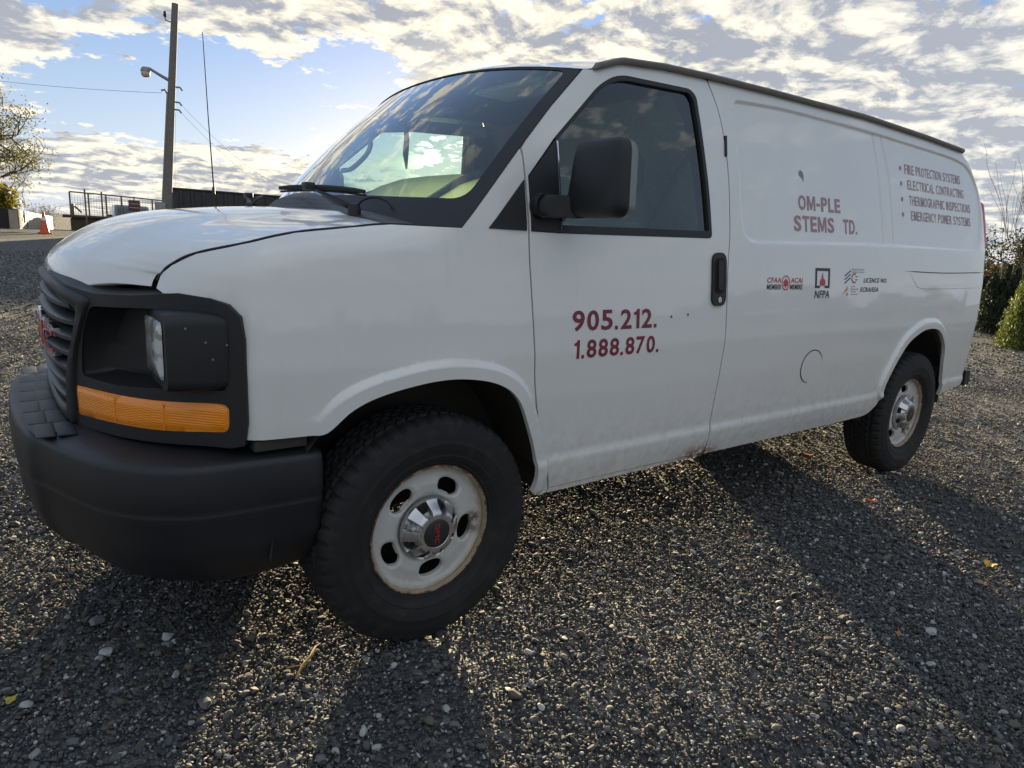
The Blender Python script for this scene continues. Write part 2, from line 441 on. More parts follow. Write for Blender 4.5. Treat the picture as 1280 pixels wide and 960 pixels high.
def text_mesh(s, w_, h_, bold=.02, shear=0.):
    """flat lettering from the built-in font, fitted to width w_ and height h_; returns 2-D verts and faces"""
    cu = bpy.data.curves.new('lettering_curve', 'FONT'); cu.body = s; cu.size = 1; cu.offset = bold; cu.resolution_u = 3; cu.space_character = 1.06; cu.shear = shear
    o = bpy.data.objects.new('lettering_curve', cu); COL.objects.link(o)
    dg = bpy.context.evaluated_depsgraph_get(); ev = o.evaluated_get(dg); me = ev.to_mesh()
    v = np.array([tuple(q.co)[:2] for q in me.vertices]); f = [tuple(p.vertices) for p in me.polygons]
    ev.to_mesh_clear(); bpy.data.objects.remove(o); bpy.data.curves.remove(cu)
    lo, hi = v.min(0), v.max(0); v = (v-lo)/(hi-lo)*[w_, h_]; return v, f

# ================================================================== THE VAN
WB = 3.436
van = empty('cargo_van', (1.6, 0, 0), 'white cargo van with maroon phone numbers on its door and rusty steel wheels', 'van')
van.location = (0, 0, 0)
ZS = np.array([.30, .36, .43, .50, .548, .575, .62, .80, .95, 1.06, 1.2, 1.39, 1.6, 1.8, 1.95, 2.05, 2.15])
YS = np.array([.915, .938, .961, .983, .992, .985, .990, 1.003, 1.007, .999, .986, .962, .918, .872, .835, .810, .785])
_zz = np.arange(.2, 2.3, .004); _yy = np.interp(_zz, ZS, YS)
_k = np.hanning(9); _k /= _k.sum(); _yy = np.convolve(np.pad(_yy, 4, 'edge'), _k, 'valid')
GAP = np.array([(-.735, 1.15), (-.722, 1.168), (-.712, 1.188), (-.692, 1.213), (-.643, 1.246), (-.549, 1.277), (-.416, 1.313), (-.256, 1.336), (-.145, 1.350), (.062, 1.352)])
def sm(x): x = np.clip(x, 0, 1); return x*x*(3-2*x)
def Ybase(x, z):
    x = np.asarray(x, float); z = np.asarray(z, float)
    y = np.interp(z, _zz, _yy)
    y = y-.05*(np.clip(.1-x, 0, None)/.7)**2
    y = y-1.55*np.clip(-.525-x, 0, None)**1.42
    y = y-.05*(np.clip(x-3.9, 0, None)/.8)**2
    xe = np.interp(z, [.5, .9, 1.2, 1.44, 1.67, 1.8, 1.96, 2.02], [4.281, 4.27, 4.32, 4.33, 4.315, 4.253, 4.126, 4.0])
    y = y-.055*np.clip(1-(xe-x)/.10, 0, 1.2)**2.2
    zg = np.interp(x, GAP[:, 0], GAP[:, 1]); wgt = sm((.1-x)/.3)
    y = y-wgt*.047*np.clip((z-(zg-.085))/.085, 0, 1.3)**2.2
    return y
ARCH_F = spl([(-.409, .765), (-.362, .770), (-.293, .833), (-.197, .871), (-.045, .897), (.08, .895), (.203, .866), (.286, .806), (.349, .684), (.392, .57), (.405, .494), (.400, .443)], 60)
ARCH_R = spl([(2.70, .4315), (2.88, .437), (2.945, .468), (2.977, .517), (2.993, .640), (3.116, .825), (3.266, .905), (3.402, .930), (3.555, .910), (3.675, .815), (3.737, .675), (3.790, .56), (3.812, .47)], 70)
FL_F, FL_R = ARCH_F, ARCH_R[18:]
RECESS = rnd([(1.485, 1.947), (1.845, 1.972), (2.748, 1.98), (3.793, 1.963), (4.026, 1.933), (4.18, 1.793), (4.20, 1.6), (4.135, 1.435), (4.081, 1.41), (2.728, 1.40), (1.58, 1.371), (1.518, 1.395), (1.505, 1.45), (1.506, 1.732)], [.05, .3, .3, .3, .12, .12, .12, .06, .05, .3, .06, .05, .05, .2])
GR1 = spl([(2.748, 1.965), (2.781, 1.782), (2.798, 1.412)], 20); GR2 = spl([(2.846, 1.96), (2.90, 1.769), (2.916, 1.415)], 20)
def feat(x, z, which):
    q = np.c_[x, z]; h = np.zeros(len(q))
    if 'f' in which:
        d = dseg(q, FL_F, False); h += .020*np.where(d < .062, sm((.062-d)/.022), 0)*sm((z-.40)/.05)*sm((x+.425)/.15)
    if 'r' in which:
        d = dseg(q, FL_R, False); h += .020*np.where(d < .062, sm((.062-d)/.022), 0)
    if 'p' in which:
        d = dseg(q, RECESS)*np.where(inside(q, RECESS), 1, -1); h -= .011*sm((d+.012)/.024)
        for g_ in (GR1, GR2):
            d = dseg(q, g_, False); h -= .006*np.exp(-(d/.008)**2)
    return h
def Pside(which, off=0.):
    def P(q):
        x, z = q[:, 0], q[:, 1]; return np.c_[x, -(Ybase(x, z)+feat(x, z, which)+off), z]
    return P
def Pmap(q, off=.0): return Pside('', off)(np.asarray(q, float))
ROWS = np.array([(x, z) for z in (.535, .55, .56, .57, .58, .59, .605, .935, .95, .965, .985, 1.0, 1.02, 1.04, 1.06, 1.08) for x in np.arange(-.6, 4.3, .03)])
FLB = lambda c: np.vstack([resample(np.c_[c[:, 0], c[:, 1]], .02)[:-1]+0 for _ in (0,)])
def offs_rows(c, ds):
    t_ = np.gradient(c, axis=0); n = np.c_[-t_[:, 1], t_[:, 0]]; n /= np.linalg.norm(n, axis=1)[:, None]+1e-9
    return np.vstack([c+n*d for d in ds])
XF = np.vstack([ROWS, offs_rows(spl(FL_F, 110), [.012, .025, .036, .044, .050, .056, .062, .070])])
XR = np.vstack([ROWS, offs_rows(spl(FL_R, 110), [.012, .025, .036, .044, .050, .056, .062, .070]),
                offs_rows(np.vstack([resample(RECESS, .02), resample(RECESS, .02)[:1]]), [-.018, -.011, -.005, 0, .005, .011, .018]),
                offs_rows(spl(GR1, 30), [-.016, -.01, -.005, 0, .005, .01, .016]), offs_rows(spl(GR2, 30), [-.016, -.01, -.005, 0, .005, .01, .016])])

# ---- left fender, door, body side
PIL = [(.072, 1.352), (.178, 1.466), (.312, 1.612)]
DF = [(.323, 1.618), (.329, 1.529), (.332, 1.348), (.335, 1.225), (.356, .962), (.366, .857), (.391, .737), (.437, .585), (.491, .446)]
dfs = spl(DF, 50)
SHUT = .0065
f_out = np.vstack([[(-.570, .765), (-.576, 1.045), (-.588, 1.080), (-.615, 1.105), (-.660, 1.120), (-.705, 1.126), (-.728, 1.150), (-.714, 1.188)], GAP[3:-1], [(.06, 1.352)],
                   PIL, [(.315, 1.600)], dfs[2:]-[SHUT, 0], [(.486, .440), (.487, .422), (.456, .416)], ARCH_F[::-1]])
sail_o = rnd([(.168, 1.3565), (.3195, 1.518), (.3185, 1.3565)], .004)
fender = panel('fender', f_out, Pside('f'), 'paint', van, step=.03, extra=XF, thick=.02)
tri = panel('sail_panel', sail_o, Pside('', .004), 'plastic', fender, step=.04, thick=.008)
fender_r = mirror(fender, van); mirror(tri, fender_r)

d_out = np.vstack([dfs, [(.493, .4425), (.986, .4420), (1.348, .4385), (1.3985, .4395)],
    spl([(1.396, .454), (1.388, .546), (1.385, .699), (1.394, .951), (1.393, 1.089), (1.391, 1.239), (1.405, 1.414), (1.416, 1.623), (1.405, 1.78), (1.375, 1.90), (1.322, 1.998)], 40),
    spl([(1.31, 2.003), (1.05, 1.993), (.812, 1.970), (.72, 1.942), (.665, 1.922)], 16), [(.625, 1.917), (.465, 1.769), (.340, 1.640)]])
wo_ = rnd([(.464, 1.666), (.692, 1.874), (.77, 1.918), (.83, 1.934), (1.206, 1.949), (1.243, 1.927), (1.266, 1.737), (1.283, 1.535), (1.284, 1.372), (.459, 1.354)], [.004, .1, .06, .06, .04, .03, .1, .1, .018, .004])
win_hole = np.vstack([wo_, ])
door_hole = rnd([(.331, 1.355), (.331, 1.528), (.464, 1.666), (.692, 1.874), (.77, 1.918), (.83, 1.934), (1.206, 1.949), (1.243, 1.927), (1.266, 1.737), (1.283, 1.535), (1.284, 1.372), (.459, 1.354)], [0.004, .004, .0, .1, .06, .06, .04, .03, .1, .1, .018, 0])
door_hole[:, 0] = np.maximum(door_hole[:, 0], .3385)
def build_door():
    door = panel('front_door', d_out, Pside(''), 'paint', van, holes=[door_hole], step=.03, extra=ROWS, thick=.022)
    inn = rnd([(.466, 1.382), (.470, 1.655), (.700, 1.862), (.778, 1.903), (.835, 1.916), (1.196, 1.932), (1.222, 1.910), (1.246, 1.737), (1.262, 1.535), (1.266, 1.400), (.9, 1.392)], [.002, .004, .1, .06, .06, .03, .03, .1, .1, .01, .2])
    panel('window_glass', inn, Pside('', -.010), 'sideglass', door, step=.06, thick=0)
    seal_o = np.vstack([wo_]); so = seal_o.copy()
    cen = so.mean(0); so = cen+(so-cen)*.996
    panel('window_seal', so, Pside('', .0025), 'seal', door, holes=[inn], step=.06, thick=.016, bstep=.03)
    panel('mirror_patch', rnd([(.3405, 1.3575), (.3405, 1.530), (.462, 1.658), (.4615, 1.3575)], .003), Pside('', .006), 'plastic', door, step=.05, thick=.012)
    tube('quarter_bead', Pmap([(.4635, 1.365), (.466, 1.5), (.468, 1.655)], .009), .0035, 'chrome', door, n=6)
    # handle: recessed cup, pull flap and lock
    cx, z0, z1 = 1.330, 1.100, 1.318
    cup = rnd([(cx-.046, z0), (cx+.046, z0), (cx+.044, z1), (cx-.046, z1)], .040, 8)
    h = panel('door_handle', cup, Pside('', .010), 'plastic', door, step=.02, thick=.012)
    return door, h
door, handle = build_door()
hole2 = rnd([(1.297, 1.150), (1.361, 1.150), (1.361, 1.296), (1.297, 1.296)], .028, 6)
hp = panel('handle_recess', hole2, Pside('', .0115), 'cavity', door, step=.03, thick=0)
panel('pull_flap', rnd([(1.309, 1.165), (1.343, 1.165), (1.343, 1.288), (1.309, 1.288)], .015), Pside('', .019), 'seal', door, step=.02, thick=.012)
def disc(name, c, r, off, mat, parent, n=20, thick=.006):
    a = np.linspace(0, 2*np.pi, n, endpoint=False); return panel(name, np.c_[c[0]+r*np.cos(a), c[1]+r*np.sin(a)], Pside('', off), mat, parent, step=r, thick=thick, bstep=9)
disc('lock_cylinder', (1.331, 1.126), .012, .013, 'chrome', door)
V0 = door.children[:]
door_r = mirror(door, van)
for c in V0: mirror(c, door_r)

s_out = np.vstack([spl([(1.405, .430), (1.403, .454), (1.395, .546), (1.392, .699), (1.401, .951), (1.400, 1.089), (1.398, 1.239), (1.412, 1.414), (1.423, 1.623), (1.412, 1.78), (1.382, 1.90), (1.330, 2.001)], 40),
    spl([(1.34, 2.006), (1.763, 2.019), (2.649, 2.038), (3.4, 2.030), (3.95, 2.014)], 40), spl([(4.002, 2.008), (4.126, 1.963), (4.20, 1.885), (4.253, 1.798), (4.315, 1.672), (4.329, 1.441), (4.322, 1.175), (4.290, 1.008), (4.266, .867), (4.268, .65), (4.262, .523)], 50),
    [(4.236, .512), (3.83, .470)], ARCH_R[::-1], [(2.67, .431), (2.0, .429)]])
side = panel('body_side', s_out, Pside('rp'), 'paint', van, step=.03, extra=XR, thick=.02)
rock = panel('rocker_sill', [(.494, .4175), (.494, .4365), (.99, .4355), (1.398, .4325), (1.398, .4215), (.99, .4185)], Pside('', -.002), 'paint', van, step=.05, thick=.03)
side_r = mirror(side, van); mirror(rock, van)
fu = [(.095*math.cos(a)+2.142, .083*math.sin(a)+.785) for a in np.linspace(R(8), R(268), 40)]
def strip(pts, wd):
    p = np.asarray(pts, float); t_ = np.gradient(p, axis=0); n = np.c_[-t_[:, 1], t_[:, 0]]; n /= np.linalg.norm(n, axis=1)[:, None]; k = np.linspace(0, 1, len(p)); ww = wd*np.clip(np.minimum(k, 1-k)*8, .25, 1)[:, None]
    return np.vstack([p+n*ww/2, (p-n*ww/2)[::-1]])
panel('fuel_door', [(.093*math.cos(a)+2.142, .081*math.sin(a)+.785) for a in np.linspace(0, 2*np.pi, 40, endpoint=False)], Pside('', .0016), 'paint', side, step=.05, thick=.0012)
panel('fuel_door_gap', strip(fu, .0052), Pside('', .0019), 'cavity', side, step=.05, thick=0, bstep=.03)
panel('door_hinge_cover', rnd([(1.401, 1.71), (1.413, 1.71), (1.421, 1.795), (1.409, 1.795)], .004), Pside('', .006), 'seal', side, step=.03, thick=.01)
panel('scrape', strip(spl([(3.05, 1.2665), (3.35, 1.262), (3.65, 1.262), (4.0, 1.268), (4.235, 1.271)], 40), .0058), Pside('', .0009), 'mark', side, step=.05, thick=0, bstep=.05)
panel('scrape', strip(spl([(3.10, 1.262), (3.18, 1.205), (3.26, 1.170), (3.6, 1.166), (3.9, 1.169), (4.19, 1.172)], 40), .0022), Pside('', .0009), 'grey_vinyl', side, step=.05, thick=0, bstep=.05)

# ---- windshield
def ws_edge(v): return np.array([np.interp(v, [0, .19, .464, .737, 1], [.072, .178, .314, .465, .622]), np.interp(v, [0, .19, .464, .737, 1], [1.352, 1.466, 1.614, 1.769, 1.916])])
def Pws(off=0.):
    def P(q):
        u, v = q[:, 0]/.93, q[:, 1]/.80
        ex = np.interp(v, [-.1, 0, .19, .464, .737, 1, 1.1], [.016, .072, .178, .314, .465, .622, .68]); ez = np.interp(v, [-.1, 0, .19, .464, .737, 1, 1.1], [1.295, 1.352, 1.466, 1.614, 1.769, 1.916, 1.97])
        ys_ = Ybase(ex, ez)-.004
        cx = -.075+v*.575+.0*v; cz = 1.395+v*.578+.035*np.sin(np.pi*np.clip(v, 0, 1))
        a = np.abs(u)**2.1; a2 = np.abs(u)**2.4
        X = np.c_[cx*(1-a)+ex*a, u*ys_, cz*(1-a2)+ez*a2]
        if off:
            X = X+np.array([-.62, 0, .78])*off-np.c_[np.zeros(len(u)), np.sign(u)*a*0, np.zeros(len(u))]
        return X
    return P

# ---- roof, drip rails, rear end
def edge_z(x): return np.interp(x, [.625, .668, .812, 1.05, 1.316, 1.763, 2.649, 3.4, 3.975, 4.126, 4.253], [1.917, 1.924, 1.974, 1.997, 2.010, 2.024, 2.043, 2.034, 2.018, 1.963, 1.80])
def crown_z(x): return np.interp(x, [.497, .60, .75, 1.0, 1.4, 2.2, 3.4, 3.9, 4.15, 4.26, 4.31], [1.974, 2.012, 2.043, 2.068, 2.083, 2.098, 2.094, 2.074, 2.025, 1.960, 1.86])
G = []
for v in np.linspace(0, 1, 70):
    row = []
    for u in np.linspace(-1, 1, 33):
        xf = .497+.127*abs(u)**2.2; xr = 4.31-.06*abs(u)**3; x = xf+v**1.15*(xr-xf)
        zc, ze = crown_z(x), edge_z(x); wgt = 1-abs(u)**2.6
        p_ = np.array((x, u*(Ybase(x, ze)+.002), ze+(zc-ze)*wgt+.002))
        p0_ = Pws(.0045)(np.array([[u*.93, .797]]))[0]; x0_ = xf
        q_ = np.array((x0_, u*(Ybase(x0_, edge_z(x0_))+.002), edge_z(x0_)+(crown_z(x0_)-edge_z(x0_))*wgt+.002))
        row.append(tuple(p_+(p0_-q_)*math.exp(-v*16)))
    G.append(row)
roof = grid_surf('roof', G, 'paint', van)
def rail(sg):
    xs = np.r_[np.linspace(.672, 1.0, 16), np.linspace(1.05, 3.985, 50)]
    secs = []
    for i, x in enumerate(xs):
        z = edge_z(x); y = Ybase(x, z); k = .35 if i in (0, len(xs)-1) else 1
        if i == 0: z -= .002
        prof = [(.002, -.006), (.017, -.005), (.021, .0), (.021, .011), (.015, .017), (-.012, .019), (-.02, .004)]
        secs.append([(x, -sg*(y+a*k), z+b_*k) for a, b_ in prof])
    return loft('drip_rail', secs, 'rail', van, flip=sg < 0)
rail(1); rail(-1)
RE = spl([(4.002, 2.008), (4.126, 1.963), (4.20, 1.885), (4.253, 1.798), (4.315, 1.672), (4.329, 1.441), (4.322, 1.175), (4.290, 1.008), (4.266, .867), (4.268, .65), (4.262, .523)], 50)
G = [[(x+.05*(1-abs(u)**6)*1, u*(Ybase(x, z)-.004), z+(.04*(1-u*u) if z > 1.9 else 0)) for u in np.linspace(-1, 1, 25)] for x, z in RE[8:]]
rear = grid_surf('rear_door', G, 'paint', van, flip=True)
for sg in (1, -1):
    pr = rnd([(4.275, 1.425), (4.338, 1.425), (4.338, 1.60), (4.326, 1.735), (4.262, 1.735)], .02)
    tl = mk('tail_lamp', *(lambda q, n: ([(x, -sg*(np.interp(z, _zz, _yy)-.062+o), z) for o in (-.06, .027, .033) for x, z in (q if o < .03 else (q-q.mean(0))*.94+q.mean(0))],
        [tuple(range(n))[::-1], tuple(range(2*n, 3*n))]+[(k*n+i, k*n+(i+1) % n, (k+1)*n+(i+1) % n, (k+1)*n+i) for k in (0, 1) for i in range(n)]))(pr, len(pr)), 'redlens', van, angle=40)
    box('lamp_seam', 4.264, 4.3525, -sg*.905-.012, -sg*.905+.012, 1.535, 1.549, 'seal', tl, 0) if False else None
    bx = loft('rear_bumper_cap', [[(4.27+.02*abs(k)*0, 0, 0)]*3], 'plastic', van) if False else None
ys = np.linspace(-1, 1, 31); secs = []
for u in ys:
    y = u*.985; x = 4.30+.13*(1-abs(u)**7); zc = .555
    secs.append([(x-.09, y, .49), (x-.005, y, .485), (x+.02, y, .50), (x+.03, y, .54), (x+.025, y, .595), (x-.005, y, .612), (x-.09, y, .615)] if abs(u) < .999 else
                [(x-.07, y, .50), (x-.005, y, .497), (x+.01, y, .51), (x+.015, y, .54), (x+.01, y, .585), (x-.005, y, .60), (x-.07, y, .60)])
loft('rear_bumper', secs, 'plastic', van)

# ---- hood and cowl
NV, NU = 44, 49
cenP = spl([(-.930, 1.150), (-.927, 1.178), (-.908, 1.209), (-.872, 1.241), (-.815, 1.280), (-.733, 1.320), (-.595, 1.357), (-.334, 1.390), (-.12, 1.398)], 200)
edgP = spl([(-.735, 1.152), (-.728, 1.170), (-.716, 1.190), (-.694, 1.2145), (-.643, 1.247), (-.549, 1.278), (-.416, 1.314), (-.256, 1.337), (-.12, 1.352)], 200)
_hk = np.minimum(len(cenP), len(edgP)); hv = np.linspace(0, 1, NV)**1.15
G = []
for v in hv:
    i = v*(_hk-1); i0 = int(min(i, _hk-2)); fr = i-i0
    c_ = cenP[i0]*(1-fr)+cenP[i0+1]*fr; e_ = edgP[i0]*(1-fr)+edgP[i0+1]*fr
    row = []
    for u in np.linspace(-1, 1, NU):
        t_ = abs(u); wx = t_**2.25; wz = t_**2.5
        x = c_[0]*(1-wx)+e_[0]*wx; z = c_[1]*(1-wz)+e_[1]*wz
        z -= .034*math.sin(math.pi*min(1, t_*1.12))**2*(1-v)**9; x -= .008*math.sin(math.pi*min(1, t_*1.1))*(1-v)**12
        z += (.010*(sm((.62-t_)/.10)) - .010)*float(sm(np.array((v-.18)/.25)))   # raised middle of the pressing
        yb = float(Ybase(e_[0], e_[1]))-.009
        row.append((x, u*yb, z))
    G.append(row)
HG = np.array(G)
bot = HG[0].copy(); bot[:, 0] += .035; bot[:, 2] -= .004
hood = grid_surf('hood', np.concatenate([[bot], HG]), 'paint', van, flip=True)
cw = []
for u in np.linspace(-1, 1, 41):
    h_ = HG[-1][int(round((u+1)/2*(NU-1)))]
    y = u*.905; t_ = abs(u)
    zb, zt = 1.365-.040*t_**2, 1.405-.082*t_**2.2
    hump = .052*math.exp(-((u-.06)/.30)**4)
    cw.append([(-.20, y, zb-.03), (-.125, y, zb-.012), (-.10, y, zb+.024+hump), (-.05, y, zt+.012+hump*.9), (.02+.06*t_**2, y, zt+.014), (.10+.05*t_**2, y, zt-.01)])
grid_surf('cowl_grille', np.array(cw), 'cowl', van)

# ---- windshield panes
# dark strip in the hood shut line
for sg in (1, -1):
    gp = spl([(x, z+.0015) for x, z in GAP[1:]], 50); gp3 = np.c_[gp[:, 0], -sg*(Ybase(gp[:, 0], gp[:, 1])-.006), gp[:, 1]]
    tube('hood_shut_strip', gp3, np.linspace(.0042, .003, len(gp3)), 'seal', van, n=6)
full = rnd([(-.925, .0), (.925, .0), (.925, .80), (-.925, .80)], .015)
wsh = panel('windshield', full, Pws(), 'wsglass', van, step=.05, thick=0, out=(-1, 0, .5))
frit_in = rnd([(-.872, .105), (-.60, .075), (0, .06), (.60, .075), (.872, .105), (.874, .782), (0, .792), (-.874, .782)], [.06, .2, .2, .2, .06, .04, .2, .04])
frit = panel('windshield_border', rnd([(-.93, -.02), (.93, -.02), (.93, .797), (-.93, .797)], .012), Pws(.003), 'seal', wsh, holes=[frit_in], step=.04, thick=.006, out=(-1, 0, .5))
def wiper(sg, pts):
    piv, knee, tip0, tip1 = [Vector(p) for p in pts]
    wi = loft('wiper', [[tuple(c+Vector((0, 0, 0))+d*k) for d in (Vector((0, .014, .0)), Vector((-.01, 0, .012)), Vector((0, -.014, 0)), Vector((.01, 0, -.010)))] for c, k in ((piv, 1.5), (piv*.6+knee*.4, 1.35), (knee*.85+piv*.15, .7), (knee, .6))], 'plastic', van)
    pr = [tip0*(1-t_)+tip1*t_+Vector((0, 0, .008*math.sin(math.pi*t_))) for t_ in np.linspace(0, 1, 9)]
    tube('wiper_blade', [tuple(p) for p in pr], [.006]+[.0085]*7+[.006], 'seal', wi, n=6)
    tube('blade_rubber', [tuple(p-Vector((-.004, 0, .011))) for p in pr], .0035, 'seal', wi, n=6)
    V, F = box_mesh(-.017, .017, -.022, .022, -.012, .014, .005); mk('blade_joint', np.array(V)+np.array(knee), F, 'plastic', wi, angle=40)
    V, F = lathe_y([(.0, -.02), (.018, -.018), (.022, 0), (.022, .03), (0, .03)], 20); V = np.array(V)[:, [0, 2, 1]]*[1, 1, -1]; mk('pivot_cap', V+np.array(piv), F, 'plastic', wi, angle=40)
    a = np.linspace(0, math.pi, 14); st = piv+Vector((.01, 0, .0))
    tube('washer_hose', [(st.x+.045*(1-math.cos(t_)), st.y-.045*(1-math.cos(t_))*.9, st.z+.042*math.sin(t_)) for t_ in a], .0035, 'seal', wi, n=6)
    return wi
wiper(1, [(-.095, -.56, 1.395), (-.205, -.44, 1.462), (-.262, -.32, 1.455), (-.085, -.62, 1.452)])
wr_ = wiper(-1, [(-.15, .40, 1.400), (-.115, .55, 1.452), (-.08, .44, 1.45), (-.03, .80, 1.42)])

# ---- front end: one plan curve carries grille and lamp surrounds
Cp = np.array([(-.918, 0), (-.918, -.1), (-.918, -.2), (-.915, -.32), (-.905, -.425), (-.865, -.54), (-.816, -.65), (-.76, -.735), (-.706, -.795), (-.64, -.862), (-.598, -.905), (-.572, -.935), (-.55, -.953), (-.45, -.975)])
C2 = np.vstack([Cp[::-1]*[1, -1], Cp[1:]]); cd = np.r_[0, np.cumsum(np.hypot(*np.diff(C2, axis=0).T))]; cd -= cd[len(Cp)-1]
sS = np.linspace(cd[0], cd[-1], 4000); sX, sY = np.interp(sS, cd, C2[:, 0]), np.interp(sS, cd, C2[:, 1])
for _ in range(3):
    sX = np.convolve(np.pad(sX, 40, 'edge'), np.ones(81)/81, 'valid'); sY = np.convolve(np.pad(sY, 40, 'edge'), np.ones(81)/81, 'valid')
sX += .0
_tx, _ty = np.gradient(sX, sS), np.gradient(sY, sS)
def Pf(hf=0.):
    """front surface (s along plan curve, z up); s > 0 is the driver's side; hf = height outwards"""
    def P(q):
        s, z = q[:, 0], q[:, 1]; x, y = np.interp(s, sS, sX), np.interp(s, sS, sY); tx, ty = np.interp(s, sS, _tx), np.interp(s, sS, _ty)
        h = hf(q) if callable(hf) else hf
        bul = .032*np.clip(1-((z-.93)/.24)**2, 0, 1)*np.clip(1-(s/.5)**2, 0, 1)
        L = np.hypot(tx, ty); nx, ny = ty/L, -tx/L
        return np.c_[x+nx*h-bul, y+ny*h, z]
    return P
# check outward sign
_o = Pf(.1)(np.array([[0., .9]]))-Pf(0.)(np.array([[0., .9]]))
FS = 1. if _o[0, 0] < 0 else -1.
def PF(h=0.):
    return Pf((lambda q: FS*h(q)) if callable(h) else FS*h)
FO = (-1, -.3, 0)
half = [(.0, 1.158), (.2, 1.154), (.335, 1.146), (.478, 1.130), (.58, 1.122), (.735, 1.130), (.869, 1.145), (.961, 1.138), (1.013, 1.126), (1.046, 1.096), (1.056, 1.038), (1.058, .927), (1.058, .814), (1.048, .752), (1.012, .742), (.851, .735), (.674, .730), (.448, .722), (.2, .715), (0., .712)]
sur_out = np.array(half+[(-a, b_) for a, b_ in half[::-1]])
rec = rnd([(.560, 1.086), (.82, 1.102), (1.006, 1.096), (1.016, 1.056), (1.013, .924), (.999, .898), (.823, .888), (.662, .876), (.489, .880), (.493, .954), (.515, 1.02)], [.02, .1, .02, .03, .03, .02, .1, .1, .015, .05, .05])
lamp = rnd([(.456, .846), (.652, .851), (.826, .852), (.993, .862), (1.010, .852), (1.008, .798), (.994, .783), (.821, .769), (.661, .767), (.457, .758)], [.004, .1, .1, .012, .02, .02, .012, .1, .1, .004])
gin = rnd([(-.30, 1.104), (.0, 1.110), (.30, 1.104), (.412, 1.086), (.483, 1.072), (.456, .979), (.405, .873), (.367, .775), (.26, .768), (0, .765), (-.26, .768), (-.367, .775), (-.405, .873), (-.456, .979), (-.483, 1.072), (-.412, 1.086)], .02)
mirs = lambda p: (np.asarray(p)*[-1, 1])[::-1]
bez = panel('front_surround', sur_out, PF(lambda q: .007+.007*sm((np.abs(q[:, 0])-.93)/.09)), 'plastic', van, holes=[rec, lamp, mirs(rec), mirs(lamp), gin], step=.03, thick=.03, out=FO, bstep=.02)
# raised grille frame
fo = rnd([(-.565, 1.106), (-.40, 1.134), (0, 1.146), (.40, 1.134), (.565, 1.106), (.484, .982), (.452, .856), (.440, .722), (.26, .722), (0, .720), (-.26, .722), (-.440, .722), (-.452, .856), (-.484, .982)], [.02, .1, .2, .1, .02, .1, .1, .02, .1, .1, .1, .02, .1, .1])
def ray_loop(loop, a, c=(0, .93)):
    d = np.array((math.cos(a), math.sin(a))); A = loop-np.array(c); B = np.roll(A, -1, 0); best = 0
    for p, q in zip(A, B):
        e = q-p; den = d[0]*e[1]-d[1]*e[0]
        if abs(den) < 1e-12: continue
        t_ = (p[0]*e[1]-p[1]*e[0])/den; u = (p[0]*d[1]-p[1]*d[0])/den
        if t_ > 0 and -1e-9 <= u <= 1+1e-9: best = max(best, t_)
    return np.array(c)+d*best
angs = np.linspace(0, 2*np.pi, 220, endpoint=False)
_cor = [math.atan2(z-.93, s) % (2*math.pi) for s, z in ((.565, 1.108), (-.565, 1.108), (.440, .722), (-.440, .722))]
angs = np.sort(np.r_[angs, _cor])
LO, LI = np.array([ray_loop(fo, a) for a in angs]), np.array([ray_loop(gin, a) for a in angs])
rings = [(0., -.02), (0., .006), (.04, .013), (.12, .017), (.55, .019), (.74, .015), (.92, .004), (1., -.010), (1.02, -.034)]
G = np.array([PF(h)(LO*(1-t_)+LI*t_) for t_, h in rings])
grille = grid_surf('radiator_grille', np.transpose(np.concatenate([G], 0), (1, 0, 2)), 'bumper', van, closed_u=True, angle=42)
tl = [(s, z) for s, z in half[:9]]; tl = np.array([(-a, b_) for a, b_ in tl[::-1]]+tl[1:]); tl = spl(tl, 80)
grid_surf('top_seal', np.array([PF(.004)(tl+[0, -.004]), PF(-.03)(tl+[0, .004]), PF(-.07)(tl+[0, .014])]), 'plastic', bez, flip=True)
back = panel('grille_backing', gin, PF(-.045), 'cavity', grille, step=.08, thick=0, out=FO)
for k, zc in enumerate(np.linspace(.800, 1.082, 7)):
    smax = float(np.interp(zc, [.77, .873, .979, 1.072, 1.10], [.367, .405, .456, .483, .40]))-.002
    secs = []
    for s in np.linspace(-smax, smax, 41):
        sl = .012
        pr = [(zc-.013, .008), (zc-.016, .000), (zc-.008, -.028), (zc+.010, -.030), (zc+.004, .000), (zc-.002, .010)]
        secs.append([tuple(PF(h)(np.array([[s, z]]))[0]) for z, h in pr])
    loft('slat', secs, 'slat', grille, flip=True)
